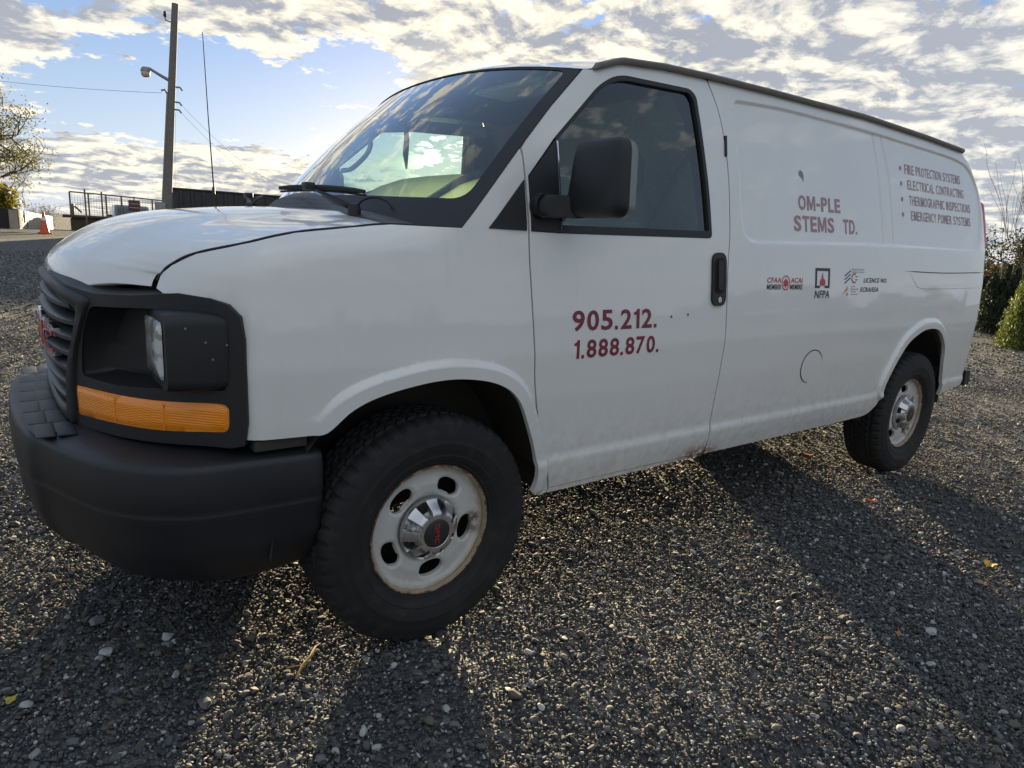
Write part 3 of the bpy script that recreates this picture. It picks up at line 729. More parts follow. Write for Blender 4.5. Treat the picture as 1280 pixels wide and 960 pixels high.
for sg in (1, -1):
    mm = (lambda p: np.asarray(p)) if sg > 0 else mirs
    # scooped recess beside the lamp
    c0 = rec.mean(0); rings = []
    for dep, k in ((.0, 1.0), (.030, .985), (.055, .95), (.075, .90)):
        q = c0+(rec-c0)*k; q = q*[sg, 1]
        s_ = np.abs(q[:, 0]); dd = dep*np.interp(s_, [.48, .56, .75, .90, 1.02], [.75, 1.1, 1.25, .8, .35])
        rings.append(PF(lambda _q, d_=dd: -d_)(q))
    V = np.vstack(rings); n = len(rec); F = [(k*n+i, k*n+(i+1) % n, (k+1)*n+(i+1) % n, (k+1)*n+i) for k in range(3) for i in range(n)]
    tri_ = tessellate_polygon([[Vector((a, b_, 0)) for a, b_ in rec]]); F += [tuple(3*n+i for i in t_) for t_ in tri_]
    if sg > 0: F = [f[::-1] for f in F]
    bucket = mk('lamp_recess', V, F, 'plastic', bez, angle=50)
    # sealed lamp housing and lens
    y0, y1, xl = -.675*sg, -.885*sg, -.742
    def rr(x, ya, yb, z0, z1, r):
        return [(x, a, b_) for a, b_ in rnd([(ya, z0), (yb, z0), (yb, z1), (ya, z1)], r, 5)]
    hsec = [rr(xl-.004, y0, y1-.004*sg, .905, 1.092, .03), rr(xl-.002, y0, y1-.012*sg, .900, 1.099, .034), rr(xl+.02, y0, y1-.018*sg, .897, 1.103, .034), rr(-.66, y0, -.905*sg, .896, 1.103, .03), rr(-.592, y0, -.922*sg, .899, 1.099, .03), rr(-.560, y0, -.915*sg, .905, 1.09, .03)]
    loft('headlight_housing', hsec, 'plastic', bez, flip=sg > 0, angle=50)
    if sg > 0:
        for x_, z_ in ((-.700, 1.066), (-.655, 1.030), (-.640, .985), (-.606, 1.022)):
            yy_ = -(.9045+(x_+.742)*.127); a_ = np.linspace(0, 2*np.pi, 8, endpoint=False)
            mk('paint_chip', [(x_+.0028*math.cos(t_)*(1+.4*math.sin(3*t_+x_*90)), yy_, z_+.0034*math.sin(t_)) for t_ in a_], [tuple(range(8))[::-1]], 'grey_vinyl', bez, smooth=False)
    lo_ = rnd([(y0+.0*sg, .928), (y1+.010*sg, .928), (y1+.006*sg, .945), (y1+.006*sg, 1.062), (y1+.012*sg, 1.078), (y0, 1.078)], .016, 4)
    if sg < 0: lo_ = lo_[::-1]
    c_ = lo_.mean(0)
    V = [(xl-.0065, a, b_) for a, b_ in lo_]+[(xl-.013, a, b_) for a, b_ in c_+(lo_-c_)*.95]+[(xl-.019, a, b_) for a, b_ in c_+(lo_-c_)*.6]+[(xl-.021, *c_)]; n = len(lo_)
    F = [(k*n+i, k*n+(i+1) % n, (k+1)*n+(i+1) % n, (k+1)*n+i) for k in (0, 1) for i in range(n)]+[(2*n+i, 2*n+(i+1) % n, 3*n) for i in range(n)]
    hl = mk('headlight', V, F, 'lens', van, angle=70)
    rg = np.array([[(xl-.0055, y0*(1-a)+(y1+.012*sg)*a, .932+.142*b_) for b_ in np.linspace(0, 1, 7)] for a in np.linspace(0, 1, 7)])
    rg[1:-1, 1:-1, 0] += .010; rg[2:-2, 2:-2, 0] += .012; rg[1:-1, 1:-1, 0] += rng.uniform(-.003, .003, rg[1:-1, 1:-1, 0].shape)
    grid_surf('reflector', rg, 'chrome', hl, smooth=False)
    # side/turn lamp
    lm = mm(lamp)
    def lamp_h(q): return .006+.010*np.sqrt(np.clip(dseg(q, lm)/.02, 0, 1))
    ts = panel('turn_signal', lm, PF(lamp_h), 'amber', van, step=.012, thick=.02, out=FO)
    for s0 in (.655, .82):
        panel('lens_rib', [(sg*(s0-.0015), .775), (sg*(s0+.0015), .775), (sg*(s0+.0015), .846), (sg*(s0-.0015), .846)], PF(.0172), 'amber', ts, step=.05, thick=.002, out=FO, bstep=.03)
    V, F = [], []
    for ins, hh in ((0.0, 0.0),):
        V = np.vstack([PF(-.004)(lm), PF(-.02)(lm)]); n = len(lm)
    panel('lamp_backing', lm, PF(-.012), 'orange_vinyl', ts, step=.05, thick=0, out=FO)
# emblem letters: chrome edge with red faces
def letters(parent, s, s0, s1, z0, z1, off, depth, mat, bold, name='emblem_letter'):
    v, f = text_mesh(s, 1, 1, bold)
    q = np.c_[s0+(s1-s0)*v[:, 0], z0+(z1-z0)*v[:, 1]]; n = len(q)
    V = np.vstack([PF(off)(q), PF(off+depth)(q)]); F = [tuple(np.array(t_)+n) for t_ in f]
    cnt = {(t_[i], t_[(i+1) % len(t_)]) for t_ in f for i in range(len(t_))}
    for a, b_ in cnt:
        if (b_, a) not in cnt: F.append((a, b_, b_+n, a+n))
    return mk(name, V, F, mat, parent, smooth=False)
for ch, a, b_ in (('G', -.315, -.125), ('M', -.105, .105), ('C', .130, .318)):
    e = letters(grille, ch, a-.008, b_+.008, .902, 1.004, -.004, .016, 'chrome', .035)
    e2 = letters(grille, ch, a+.004, b_-.004, .914, .992, .0125, .003, 'red', .012, 'letter_face')

# ---- front bumper
rid = spl([(-1.068, 0), (-1.066, -.15), (-1.058, -.29), (-1.044, -.40), (-1.036, -.445), (-1.027, -.468), (-1.008, -.500), (-.990, -.548), (-.958, -.640), (-.893, -.785), (-.806, -.887), (-.69, -.948), (-.536, -.962), (-.440, -.965), (-.365, -.965)], 66)
inn_ = spl([(-.955, 0), (-.953, -.12), (-.948, -.25), (-.940, -.36), (-.925, -.405), (-.915, -.43), (-.903, -.455), (-.88, -.51), (-.835, -.60), (-.77, -.68), (-.69, -.765), (-.59, -.83), (-.47, -.86), (-.42, -.865), (-.365, -.865)], 66)
def bsec(i):
    r_, n_ = rid[i], inn_[i]; d = (n_-r_); L = np.linalg.norm(d); d = d/L; y = abs(r_[1]); sd = float(sm(np.array((y-.40)/.12)))
    pr = [(L+.02, .690), (L, .724), (.055, .722-.004*sd), (.016, .720-.008*sd), (.006, .714-.008*sd), (.0015, .704-.006*sd), (.0, .690), (-.004, .64), (.000, .585), (.0025, .577), (.001, .571), (.001, .565), (.008, .545), (.012, .48), (.030, .42), (.075, .36), (.135, .325), (.19, .33)]
    if i == len(rid)-1: pr = [(a+.012 if a < .1 else a, z-.004 if z > .6 else z) for a, z in pr]
    return [(r_[0]+d[0]*a, r_[1]+d[1]*a, z) for a, z in pr]
secs = [bsec(i) for i in range(len(rid))]; secsm = [[(x, -y, z) for x, y, z in s] for s in secs[::-1]]
S = np.array(secsm[:-1]+secs)
bumper = grid_surf('front_bumper', S, 'bumper', van, angle=38)
for u in (len(S)-1, 0):
    tri_ = None
V = S[-1]; capf = [tuple(range(len(V)))]
mk('bumper_end', V, capf, 'bumper', bumper, smooth=False); mk('bumper_end', S[0], [tuple(range(len(V)))[::-1]], 'bumper', bumper, smooth=False)
mk('step_plate', [(x, y, .7219 if x < -1 else .7226) for y in np.linspace(-.492, .492, 13) for x in (-1.045+.026*(y/.492)**4, -.935)], [(2*i, 2*i+2, 2*i+3, 2*i+1) for i in range(12)], 'bumper', bumper)
for yc in (-.462, -.308, -.154, 0, .154, .308, .462):
    for rowx, wd in ((-1.016, .047), (-.965, .047)):
        xo = rowx+.026*(abs(yc)/.49)**2
        q = rnd([(xo-wd/2, yc-.0745), (xo+wd/2, yc-.0745), (xo+wd/2, yc+.0745), (xo-wd/2, yc+.0745)], .006, 2)
        n = len(q); qi = q.mean(0)+(q-q.mean(0))*.93; zt = .7238 if rowx < -1 else .7243
        V = np.vstack([np.c_[q, np.full(n, .7205)], np.c_[q, np.full(n, zt-.0008)], np.c_[qi, np.full(n, zt)]])
        F = [(k*n+i, k*n+(i+1) % n, (k+1)*n+(i+1) % n, (k+1)*n+i) for k in (0, 1) for i in range(n)]+[tuple(range(2*n, 3*n))]
        mk('tread_pad', V, F, 'bumper', bumper, angle=40)
box('fender_support', -.55, -.405, -.945, -.90, .728, .758, 'liner', van, .004)
box('fender_support', -.55, -.405, .90, .945, .728, .758, 'liner', van, .004)

# ---- door mirrors
def mirror_head(sg):
    mr = empty('wing_mirror'); mr.parent = van
    secs = []
    for x, ya, yb, z0, z1, r in ((.436, -1.045, -1.222, 1.435, 1.612, .055), (.444, -1.025, -1.244, 1.420, 1.634, .055), (.458, -1.012, -1.256, 1.411, 1.645, .05), (.480, -.998, -1.258, 1.407, 1.649, .048), (.530, -.985, -1.236, 1.409, 1.646, .046), (.538, -.99, -1.230, 1.415, 1.640, .045)):
        q = rnd([(ya+.02, z0), (yb, z0), (yb+.012, z1), (ya-.012, z1)], r, 7)
        secs.append([(x, a*sg, b_) for a, b_ in q])
    loft('mirror_housing', secs[:4], 'plastic', mr, flip=sg < 0, angle=45)
    loft('mirror_rim', secs[3:], 'mirror_rim', mr, flip=sg < 0, angle=45)  # rear of the housing, with the sky sheen put into its colour
    q = rnd([(-1.0, 1.422), (-1.222, 1.422), (-1.215, 1.634), (-1.01, 1.634)], .04, 6); n = len(q)
    mk('mirror_glass', [(.5395, a*sg, b_) for a, b_ in q], [tuple(range(n))], 'chrome', mr, smooth=False)
    sec2 = []
    for t_, (x, y, z, ry, rz) in enumerate([(.372, -.945, 1.437, .050, .040), (.368, -.965, 1.438, .052, .042), (.372, -.985, 1.438, .046, .039), (.382, -.992, 1.438, .036, .035), (.384, -.994, 1.438, .038, .036), (.41, -1.015, 1.438, .040, .036), (.46, -1.045, 1.440, .042, .036), (.485, -1.075, 1.442, .040, .034)]):
        sec2.append([(x+ry*math.cos(a)*.7, y*sg-ry*math.cos(a)*.5*sg*(1 if t_ > 2 else .0), z+rz*math.sin(a)) for a in np.linspace(0, 2*np.pi, 20, endpoint=False)])
    loft('mirror_arm', sec2, 'plastic', mr, flip=sg > 0, angle=50)
mirror_head(1); mirror_head(-1)

# ---- wheels
def make_wheel():
    wh = empty('wheel'); wh.parent = van
    NA, prof = 300, []
    # tyre section: outer face towards -y; lug pattern on crown and shoulders
    half_ = [(.222, -.090), (.228, -.098), (.236, -.100), (.243, -.1085), (.258, -.1160), (.262, -.1150), (.280, -.1205), (.300, -.1240), (.303, -.1225), (.322, -.1225), (.340, -.1195), (.343, -.118), (.356, -.1140), (.360, -.1125), (.366, -.110), (.371, -.107), (.376, -.1025), (.3800, -.097), (.3830, -.090), (.3850, -.080)]
    crown = [(.3862, y) for y in np.linspace(-.072, .072, 25)]
    prof = half_+crown+[(r, -y) for r, y in half_[::-1]]
    V, F = [], []; m_ = len(prof)
    for i in range(NA):
        a = 2*math.pi*i/NA; ph = i % 6
        for j, (r, y) in enumerate(prof):
            d = 0.
            if r > .3540:
                ay = abs(y); sd = 1 if y > 0 else -1
                blk = (i+(3 if sd > 0 else 0)) % 6
                if ay > .066:                         # shoulder lugs
                    if blk < 2: d = .0065 if r > .372 else .0035
                    elif r < .372: d = -.002
                elif .056 < ay <= .066: d = .009
                else:
                    col = int((y+.056)/.0225); zig = 2 if col % 2 else 0
                    loc = ((y+.056) % .0225)/.0225
                    if loc < .2 or (i+zig+int(2*loc)) % 5 == 0: d = .009
                    elif (i+zig) % 5 == 2 and .4 < loc < .6: d = .004
            rr_ = r-d; V.append((rr_*math.cos(a), y, rr_*math.sin(a)))
    for i in range(NA):
        for j in range(m_-1): F.append((i*m_+j, ((i+1) % NA)*m_+j, ((i+1) % NA)*m_+j+1, i*m_+j+1))
    mk('tyre', V, F, 'rubber', wh, angle=28)
    # rim: barrel + pressed disc with five openings
    brl = [(.219, -.096), (.2225, -.094), (.2225, -.088), (.214, -.080), (.2125, -.074)]
    V, F = lathe_y([(.2115, -.073), (.203, -.05), (.19, .0), (.19, .09), (.22, .10)], 48); barrel = (V, F)
    V, F = lathe_y([(.2105, -.083)]+[(.2160, -.0955)]+brl, 72); rim = mk('rim', V, F, 'rim', wh, angle=45); mk('rim_barrel', *barrel, 'cavity', wh, angle=45)
    def dz(q):
        r = np.hypot(q[:, 0], q[:, 1])
        return np.interp(r, [.0, .090, .104, .112, .125, .150, .170, .188, .197, .206, .212], [-.052, -.052, -.056, -.064, -.072, -.074, -.069, -.066, -.068, -.076, -.080])
    holes = []
    for k in range(5):
        a0 = R(90-30+72*k); q = []
        for t_ in np.linspace(0, 2*np.pi, 56, endpoint=False):
            u, v = .045*math.copysign(abs(math.cos(t_))**.8, math.cos(t_)), .0275*math.copysign(abs(math.sin(t_))**.85, math.sin(t_))
            rr_, aa = .1500+v, a0+u/(.1500)
            q.append((rr_*math.cos(aa), rr_*math.sin(aa)))
        holes.append(np.array(q))
    def dzz(q):
        d = np.min([dseg(q, h) for h in holes], axis=0)
        return dz(q)+.007*np.clip(1-d/.012, 0, 1)**2
    def Pd(q): return np.c_[q[:, 0], dzz(q), q[:, 1]]
    cir = lambda r, n: np.array([(r*math.cos(a), r*math.sin(a)) for a in np.linspace(0, 2*np.pi, n, endpoint=False)])
    ex = np.vstack([np.vstack([h.mean(0)+(h-h.mean(0))*k for k in (1.05, 1.10, 1.16, 1.22, 1.28, 1.36)]) for h in holes]+[cir(r, 72) for r in (.104, .110, .116, .188, .197, .206)])
    panel('wheel_disc', cir(.2125, 90), Pd, 'rim', wh, holes=holes+[cir(.095, 40)], step=.011, extra=ex, thick=.012, bstep=.006)
    V, F = lathe_y([(.085, .045), (.19, .045)], 40); mk('brake_disc', V, F, 'cavity', wh)  # disc and barrel near-black: shade behind the wheel openings put into the colour
    # centre cap with eight nut pockets
    m2 = 192; K = 1.30
    rows = [(.0815, -.066), (.0822, -.076), (.0805, -.084), (.0765, -.088), (.0735, -.091), (.070, -.097), (.066, -.103), (.062, -.110), (.0585, -.116), (.055, -.1205), (.051, -.1232), (.047, -.1240), (.038, -.1242), (.0365, -.1225), (.0, -.1225)]
    V, F = [], []
    for i in range(m2):
        a = 2*math.pi*i/m2; ph = abs(((a/(2*math.pi)*8) % 1)-.5)*2      # 0 in the middle of a nut pocket
        for r, y in rows:
            wdt = float(np.interp(r, [.048, .058, .078], [.36, .46, .52]))
            pk = float(sm(np.array((wdt-ph)/.13)))*float(sm(np.array((r-.046)/.007)))*float(sm(np.array((.0785-r)/.004)))
            V.append((K*r*(1-.10*pk)*math.cos(a), y+pk*float(np.interp(r, [.046, .056, .068, .078], [.006, .016, .022, .014])), K*r*(1-.10*pk)*math.sin(a)))
    m3 = len(rows)
    for i in range(m2):
        for j in range(m3-1): F.append((i*m3+j, i*m3+j+1, ((i+1) % m2)*m3+j+1, ((i+1) % m2)*m3+j))
    cap = mk('hub_cap', V, [f[::-1] for f in F], 'alu', wh, angle=35)
    for k in range(8):
        a = 2*math.pi*(k+.5)/8; cx, cz = .082*math.cos(a), .082*math.sin(a)
        V, F = lathe_y([(.0, -.006), (.008, -.006), (.0085, -.011), (.0125, -.011), (.0145, -.004), (.015, .02)], 16)
        mk('nut_cover', np.array(V)+[cx, -.092 if k == 3 else -.083, cz], F, 'alu' if k == 3 else 'cavity', wh, angle=40)
    V, F = lathe_y([(.0, -.1258), (.044, -.1258), (.0472, -.1240), (.0472, -.119)], 40); mk('cap_badge', V, F, 'black_vinyl', wh, angle=40)
    v, f = text_mesh('GMC', .070, .017, .01); v = v-[.035, .0085]
    # lettering runs down the badge as the wheel stands
    mk('cap_lettering', np.c_[v[:, 1], np.full(len(v), -.1264), -v[:, 0]], f, 'red', wh, smooth=False)
    return wh
wheel = make_wheel()
def copy_wheel(loc, rz, spin):
    r_ = wheel.copy(); COL.objects.link(r_); r_.location = loc; r_.rotation_euler = (0, spin, rz)
    for ch in list(wheel.children):
        c = ch.copy(); COL.objects.link(c); c.parent = r_
        for g in ch.children:
            d = g.copy(); COL.objects.link(d); d.parent = c
    return r_
TRK = .868
copy_wheel((WB, -TRK, .384), 0, R(40)); copy_wheel((WB, TRK, .384), math.pi, R(15)); copy_wheel((0, TRK, .384), math.pi, R(70))
wheel.location = (0, -TRK, .384); wheel.rotation_euler = (0, R(0), R(1.2))

# ---- wheel houses, underbody, interior
for sg in (1, -1):
    for xc, rr_, nm in ((0.0, .515, 'wheel_house'), (3.39, .53, 'wheel_house')):
        G = []
        for y in (-.955, -.72, -.60, -.60):
            k = 1 if y < -.60 or len(G) < 3 else .0
            G.append([(xc+rr_*k*math.cos(a), y*sg, max(.40, .40+rr_*k*math.sin(a))) for a in np.linspace(-.1, math.pi+.1, 30)])
        grid_surf(nm, np.array(G), 'liner', van, flip=sg < 0, angle=40)
    panel('mud_flap', [(0, .33), (0, .62), (.24, .62), (.24, .33)], lambda q: np.c_[np.full(len(q), 3.855)-.12*np.clip(.45-q[:, 1], 0, 1), -sg*(.965-q[:, 0]), q[:, 1]], 'plastic', van, step=.2, thick=.006, out=(-1, 0, 0)) if False else None
    V, F = box_mesh(3.815, 3.835, -.96, -.72, .43, .66, .004); V = np.array(V); V[:, 1] *= sg
    mk('mud_flap', V, F if sg > 0 else [f[::-1] for f in F], 'plastic', van, angle=40)
box('floor_pan', -.45, 4.2, -.70, .70, .47, .50, 'steel', van, 0)
for sg in (1, -1):
    y0, y1 = sorted((.695*sg, .93*sg))
    box('floor_pan', .50, 2.86, y0, y1, .455, .49, 'steel', van, 0); box('floor_pan', 3.90, 4.2, y0, y1, .50, .53, 'steel', van, 0)
    y0, y1 = sorted((.40*sg, .47*sg)); box('frame_rail', -.8, 4.2, y0, y1, .42, .50, 'steel', van, .01)
tube('rear_axle', [(WB, -.80, .384), (WB, -.1, .384), (WB, 0, .384), (WB, .1, .384), (WB, .80, .384)], [.045, .045, .14, .045, .045], 'steel', van, n=14)
box('front_crossmember', -.16, .16, -.62, .62, .33, .44, 'steel', van, .03)
box('engine_block', -.55, .75, -.38, .38, .44, 1.12, 'cavity', van, .05)
loft('bulkhead', [[(x, y, z) for y, z in ((-.94, .5), (.94, .5), (.93, 1.35), (.80, 1.90), (.5, 2.02), (-.5, 2.02), (-.80, 1.90), (-.93, 1.35))] for x in (1.50, 1.53)], 'bulk', van)
for sg in (1, -1):
    st = empty('seat'); st.parent = van; yc = -.44*sg
    loft('seat_base', [[(x, yc+y, z) for y, z in rnd([(-.25, zb), (.25, zb), (.25, zt), (-.25, zt)], .06)] for x, zb, zt in ((.62, .84, .95), (.68, .80, .985), (1.05, .80, .96), (1.14, .82, .93))], 'seat', st)
    loft('seat_back', [[(xb+x, yc+y, z) for x, y in rnd([(-.06, -wd), (.06, -wd), (.06, wd), (-.06, wd)], .05)] for xb, z, wd in ((1.10, .93, .23), (1.16, 1.15, .25), (1.21, 1.40, .24), (1.235, 1.52, .19), (1.24, 1.545, .15))], 'seat', st)
    loft('headrest', [[(xb+x, yc+y, z) for x, y in rnd([(-.05, -wd), (.05, -wd), (.05, wd), (-.05, wd)], .04)] for xb, z, wd in ((1.245, 1.56, .11), (1.25, 1.60, .13), (1.255, 1.70, .12), (1.255, 1.73, .09))], 'seat', st)
# dashboard: pad rising to the instrument hood on the driver's side
ds = []
for y in np.linspace(-.90, .90, 37):
    hd = math.exp(-((y+.25)/.52)**4)*.075
    ds.append([(.10, y, .98), (.06, y, 1.335), (.16, y, 1.395), (.30, y, 1.470+hd*.6), (.41, y, 1.488+hd), (.455, y, 1.478+hd), (.47, y, 1.40), (.50, y, 1.05), (.45, y, .98)])
dash = loft('dashboard', ds, 'dash', van, flip=True)
pc = [[(.17+.215*t_, yy, float(np.interp(.17+.215*t_, [.16, .30, .41], [1.395, 1.470+h_*.6, 1.488+h_]))+.006) for t_ in np.linspace(0, 1, 8)] for yy in np.linspace(-.74, .10, 22) for h_ in (math.exp(-((yy+.25)/.52)**4)*.075,)]
pad = grid_surf('sunlit_dash_sheet', np.array(pc), 'pale_pad', dash)  # added sheet, its pale colour stands in for sunlight on the dash
tube('dash_stripe', [(.175+.20*t_, -.50-.10*math.sin(t_*1.6), float(np.interp(.175+.20*t_, [.16, .30, .41], [1.395, 1.51, 1.555]))+.008) for t_ in np.linspace(0, 1, 10)], .018, 'dark_trim', dash)  # added dark stripe across the pale sheet, no known part
a = np.linspace(0, 2*np.pi, 32, endpoint=False); c_, tl_ = np.array((.66, -.44, 1.30)), R(62)
swp = [tuple(c_+np.array((-.185*math.sin(t_)*math.cos(tl_), .185*math.cos(t_), .185*math.sin(t_)*math.sin(tl_)))) for t_ in a]
sw = tube('steering_wheel', swp, .014, 'dark_trim', van, closed=True)
tube('steering_column', [(.45, -.44, 1.18), (.655, -.44, 1.295)], [.05, .06], 'dark_trim', van)
mi = loft('rearview_mirror', [[(.395+x*k-.02, y, 1.815+z*k) for x, z in rnd([(-.02, -.035), (.02, -.035), (.02, .035), (-.02, .035)], .015)] for y, k in ((-.12, .7), (-.10, 1), (.10, 1), (.12, .7))], 'dark_trim', van)
tube('hanging_ribbon', [(.40, .02, 1.79), (.405, .02, 1.72), (.402, .021, 1.66), (.407, .02, 1.60)], [.008, .012, .013, .004], 'dark_trim', mi, n=6)
# pillar and header trims seen through the glass
for sg in (1, -1):
    tp = [(.12, .87, 1.42), (.30, .845, 1.60), (.46, .80, 1.765), (.60, .755, 1.895)]
    if sg < 0: tp = [(x+.02, y+.035, z-.02) for x, y, z in tp]
    secs = [[(x-.02, sg*(y+.03), z), (x+.045, sg*(y+.035), z-.03), (x+.05, sg*(y-.03), z-.035), (x-.01, sg*(y-.045), z+.005)] for x, y, z in tp]
    pt = loft('pillar_trim', secs, 'trim' if sg > 0 else 'dark_trim', van)
    if sg > 0:
        hp_ = spl([(.43, .775, 1.625), (.47, .73, 1.64), (.54, .71, 1.715), (.57, .725, 1.775), (.565, .76, 1.81)], 24)
        tube('grab_handle', hp_, .013, 'trim', pt)
    if sg > 0: loft('header_trim', [[(x, .745+a, z_+b_) for a, b_ in rnd([(-.03, -.03), (.03, -.03), (.03, .03), (-.03, .03)], .012)] for x, z_ in ((.60, 1.865), (.85, 1.90), (1.30, 1.925))], 'trim', van)
    loft('door_pillar_trim', [[(x+dx_, sg*(y_+dy_), z_) for dx_, dy_ in ((-.07, -.015), (.06, -.03), (.06, .03), (-.05, .02))] for x, y_, z_ in ((1.37, .91, 1.30), (1.37, .885, 1.45), (1.36, .835, 1.65), (1.33, .785, 1.85), (1.28, .745, 1.95))], 'dark_trim', van)
G = [[(x, u*.78, crown_z(x)-.035-.06*abs(u)**2.6) for u in np.linspace(-1, 1, 13)] for x in np.linspace(.60, 1.5, 8)]
grid_surf('headliner', np.array(G), 'dark_trim', van)
for sg in (1, -1):
    secs = [[(x-.05, sg*.64, z) if False else (.62, sg*.45+dy, 1.93+dz_) for dy, dz_ in ((-.2, 0.), (.2, 0.), (.2, .02), (-.2, .02))] for x, z in ((0, 0),)]
    V, F = box_mesh(.60, .78, sg*.42-.22, sg*.42+.22, 1.905, 1.925, .008); mk('sun_visor', V, F, 'trim', van, angle=40)
    sh = [(1.30, sg*.86, 1.80), (1.20, sg*.80, 1.60), (1.12, sg*.70, 1.30)]
    if sg < 0: tube('seat_belt', sh, .012, 'dark_trim', van, n=6)
# whip aerial on the far fender
an = tube('whip_aerial', [(-.236, .75, 2.153), (-.226, .75, 1.80), (-.2145, .75, 1.50), (-.213, .75, 1.385)], [.0016, .0022, .003, .0045], 'seal', van, n=6)
V, F = lathe_y([(.0, -.02), (.012, -.02), (.022, .0), (.024, .012)], 18); V = np.array(V)[:, [0, 2, 1]]*[1, 1, -1]
mk('aerial_base', V+np.array((-.213, .75, 1.372)), F, 'seal', an, angle=40)
tube('aerial_coil', [(-.2145, .75, 1.455), (-.2145, .75, 1.485)], .007, 'seal', an, n=8)

# ---- lettering and logos on the side
def put_text(s, x0, x1, z0, z1, mat, bold=.03, slope=0., shear=0., off=.0014, which='', name='lettering'):
    v, f = text_mesh(s, x1-x0, z1-z0, bold, shear)
    q = np.c_[x0+v[:, 0], z0+v[:, 1]+slope*v[:, 0]]
    return mk(name, Pside(which, off)(q), f, mat, side if which == 'p' else (door if x1 < 1.39 else side), smooth=False)
MG = np.array([(0, 0), (0, 1), (.26, 1), (.5, .36), (.74, 1), (1, 1), (1, 0), (.80, 0), (.80, .70), (.585, .06), (.415, .06), (.20, .70), (.20, 0)])
ONE = np.array([(.48, 0), (.48, .70), (0, .70), (0, .83), (.30, .86), (.46, .91), (.56, 1), (1, 1), (1, 0)])
WID = {' ': .38, 'I': .26, 'W': 1.25, 'M': 1.12, '-': .5, '.': .27, '1': .46, 'E': .80, 'L': .76, 'P': .86, 'T': .84, 'S': .90, 'O': .98, 'D': .94}
def put_word(s_, x0, x1, z0, z1, mat, bold, slope, which, gap=.17):
    ws_ = [WID.get(c, .86) for c in s_]; tot = sum(ws_)+gap*(len(s_)-1); k = (x1-x0)/tot; x = x0; V, F = [], []
    for c, w0_ in zip(s_, ws_):
        if c == ' ': x += (w0_+gap)*k; continue
        if c == '1': v = ONE*[w0_*k, z1-z0]; f = [tuple(t_) for t_ in tessellate_polygon([[Vector((a, b_, 0)) for a, b_ in ONE]])]
        elif c == 'M': v = MG*[w0_*k, z1-z0]; f = [tuple(t_) for t_ in tessellate_polygon([[Vector((a, b_, 0)) for a, b_ in MG]])]
        elif c == 'W': v = (MG*[w0_*k, -(z1-z0)]+[0, z1-z0]); f = [tuple(t_)[::-1] for t_ in tessellate_polygon([[Vector((a, b_, 0)) for a, b_ in MG]])]
        elif c in '.-':
            hh = (z1-z0)*(.19 if c == '.' else .20); b0 = 0 if c == '.' else (z1-z0)*.34
            v = np.array([(0, b0), (w0_*k*(.85 if c == '.' else 1), b0), (w0_*k*(.85 if c == '.' else 1), b0+hh), (0, b0+hh)]); f = [(0, 1, 2, 3)]
        else: v, f = text_mesh(c, w0_*k, z1-z0, bold)
        q = np.c_[x+v[:, 0], z0+v[:, 1]+slope*(x-x0+v[:, 0])]; k0 = len(V); V += [tuple(p) for p in Pside(which, .0014)(q)]; F += [tuple(i+k0 for i in t_) for t_ in f]; x += (w0_+gap)*k
    return mk('lettering', V, F, mat, side if which == 'p' else door, smooth=False)
put_word('905.212.', .518, .957, 1.0235, 1.0965, 'maroon', .022, 0, '')
put_word('1.888.870.', .530, .975, .9265, .993, 'maroon', .022, 0, '')
for c in ((1.04, 1.062), (1.141, 1.068)): disc('lettering_scrap', c, .0055, .0012, 'mark', door, 10, 0)
put_word('OM-PLE', 1.966, 2.352, 1.532, 1.600, 'maroon_faded', .03, .02, 'p', .16)
put_word('STEMS', 1.920, 2.285, 1.432, 1.505, 'maroon_faded', .03, .02, 'p', .16)
put_word('TD.', 2.375, 2.518, 1.440, 1.512, 'maroon_faded', .03, .02, 'p', .16)
panel('lettering_scrap', rnd([(1.985, 1.690), (2.012, 1.678), (2.022, 1.662), (2.026, 1.700), (2.004, 1.716), (1.984, 1.708)], .006), Pside('p', .0013), 'grey_vinyl', side, step=.05, thick=0)
for k, (s, x0, x1, zc) in enumerate((('FIRE PROTECTION SYSTEMS', 3.105, 3.89, 1.832), ('ELECTRICAL CONTRACTING', 3.130, 3.93, 1.748), ('THERMOGRAPHIC INSPECTIONS', 3.140, 4.03, 1.662), ('EMERGENCY POWER SYSTEMS', 3.155, 4.02, 1.578))):
    put_word(s, x0, x1, zc-.027, zc+.026, 'maroon_faded', .004, .012, 'p', .20)
    a = np.linspace(0, 2*np.pi, 14, endpoint=False)
    panel('bullet_mark', np.c_[3.052+.014*np.cos(a), zc+.013*np.sin(a)], Pside('p', .0013), 'maroon_faded', side, step=.05, thick=0, bstep=9)
def decal(q, mat, off=.0013, name='logo_mark'): return panel(name, np.asarray(q, float), Pside('', off), mat, side, step=.06, thick=0, bstep=.05)
put_text('CFAA', 1.686, 1.797, 1.196, 1.220, 'red_vinyl', .015, 0, .15); put_text('ACAI', 1.876, 1.979, 1.196, 1.220, 'red_vinyl', .015, 0, .15)
put_text('MEMBER', 1.684, 1.797, 1.166, 1.189, 'black_vinyl', .015, 0, .1); put_text('MEMBRE', 1.873, 1.979, 1.166, 1.189, 'black_vinyl', .015, 0, .1)
def ring(cx, cz, r0, r1, mat, n=32):
    a = np.linspace(0, 2*np.pi, n, endpoint=False)
    panel('logo_ring', np.c_[cx+r1*np.cos(a), cz+r1*np.sin(a)], Pside('', .0013), mat, side, holes=[np.c_[cx+r0*np.cos(a), cz+r0*np.sin(a)]], step=.1, thick=0, bstep=9)
ring(1.836, 1.196, .029, .034, 'red_vinyl')
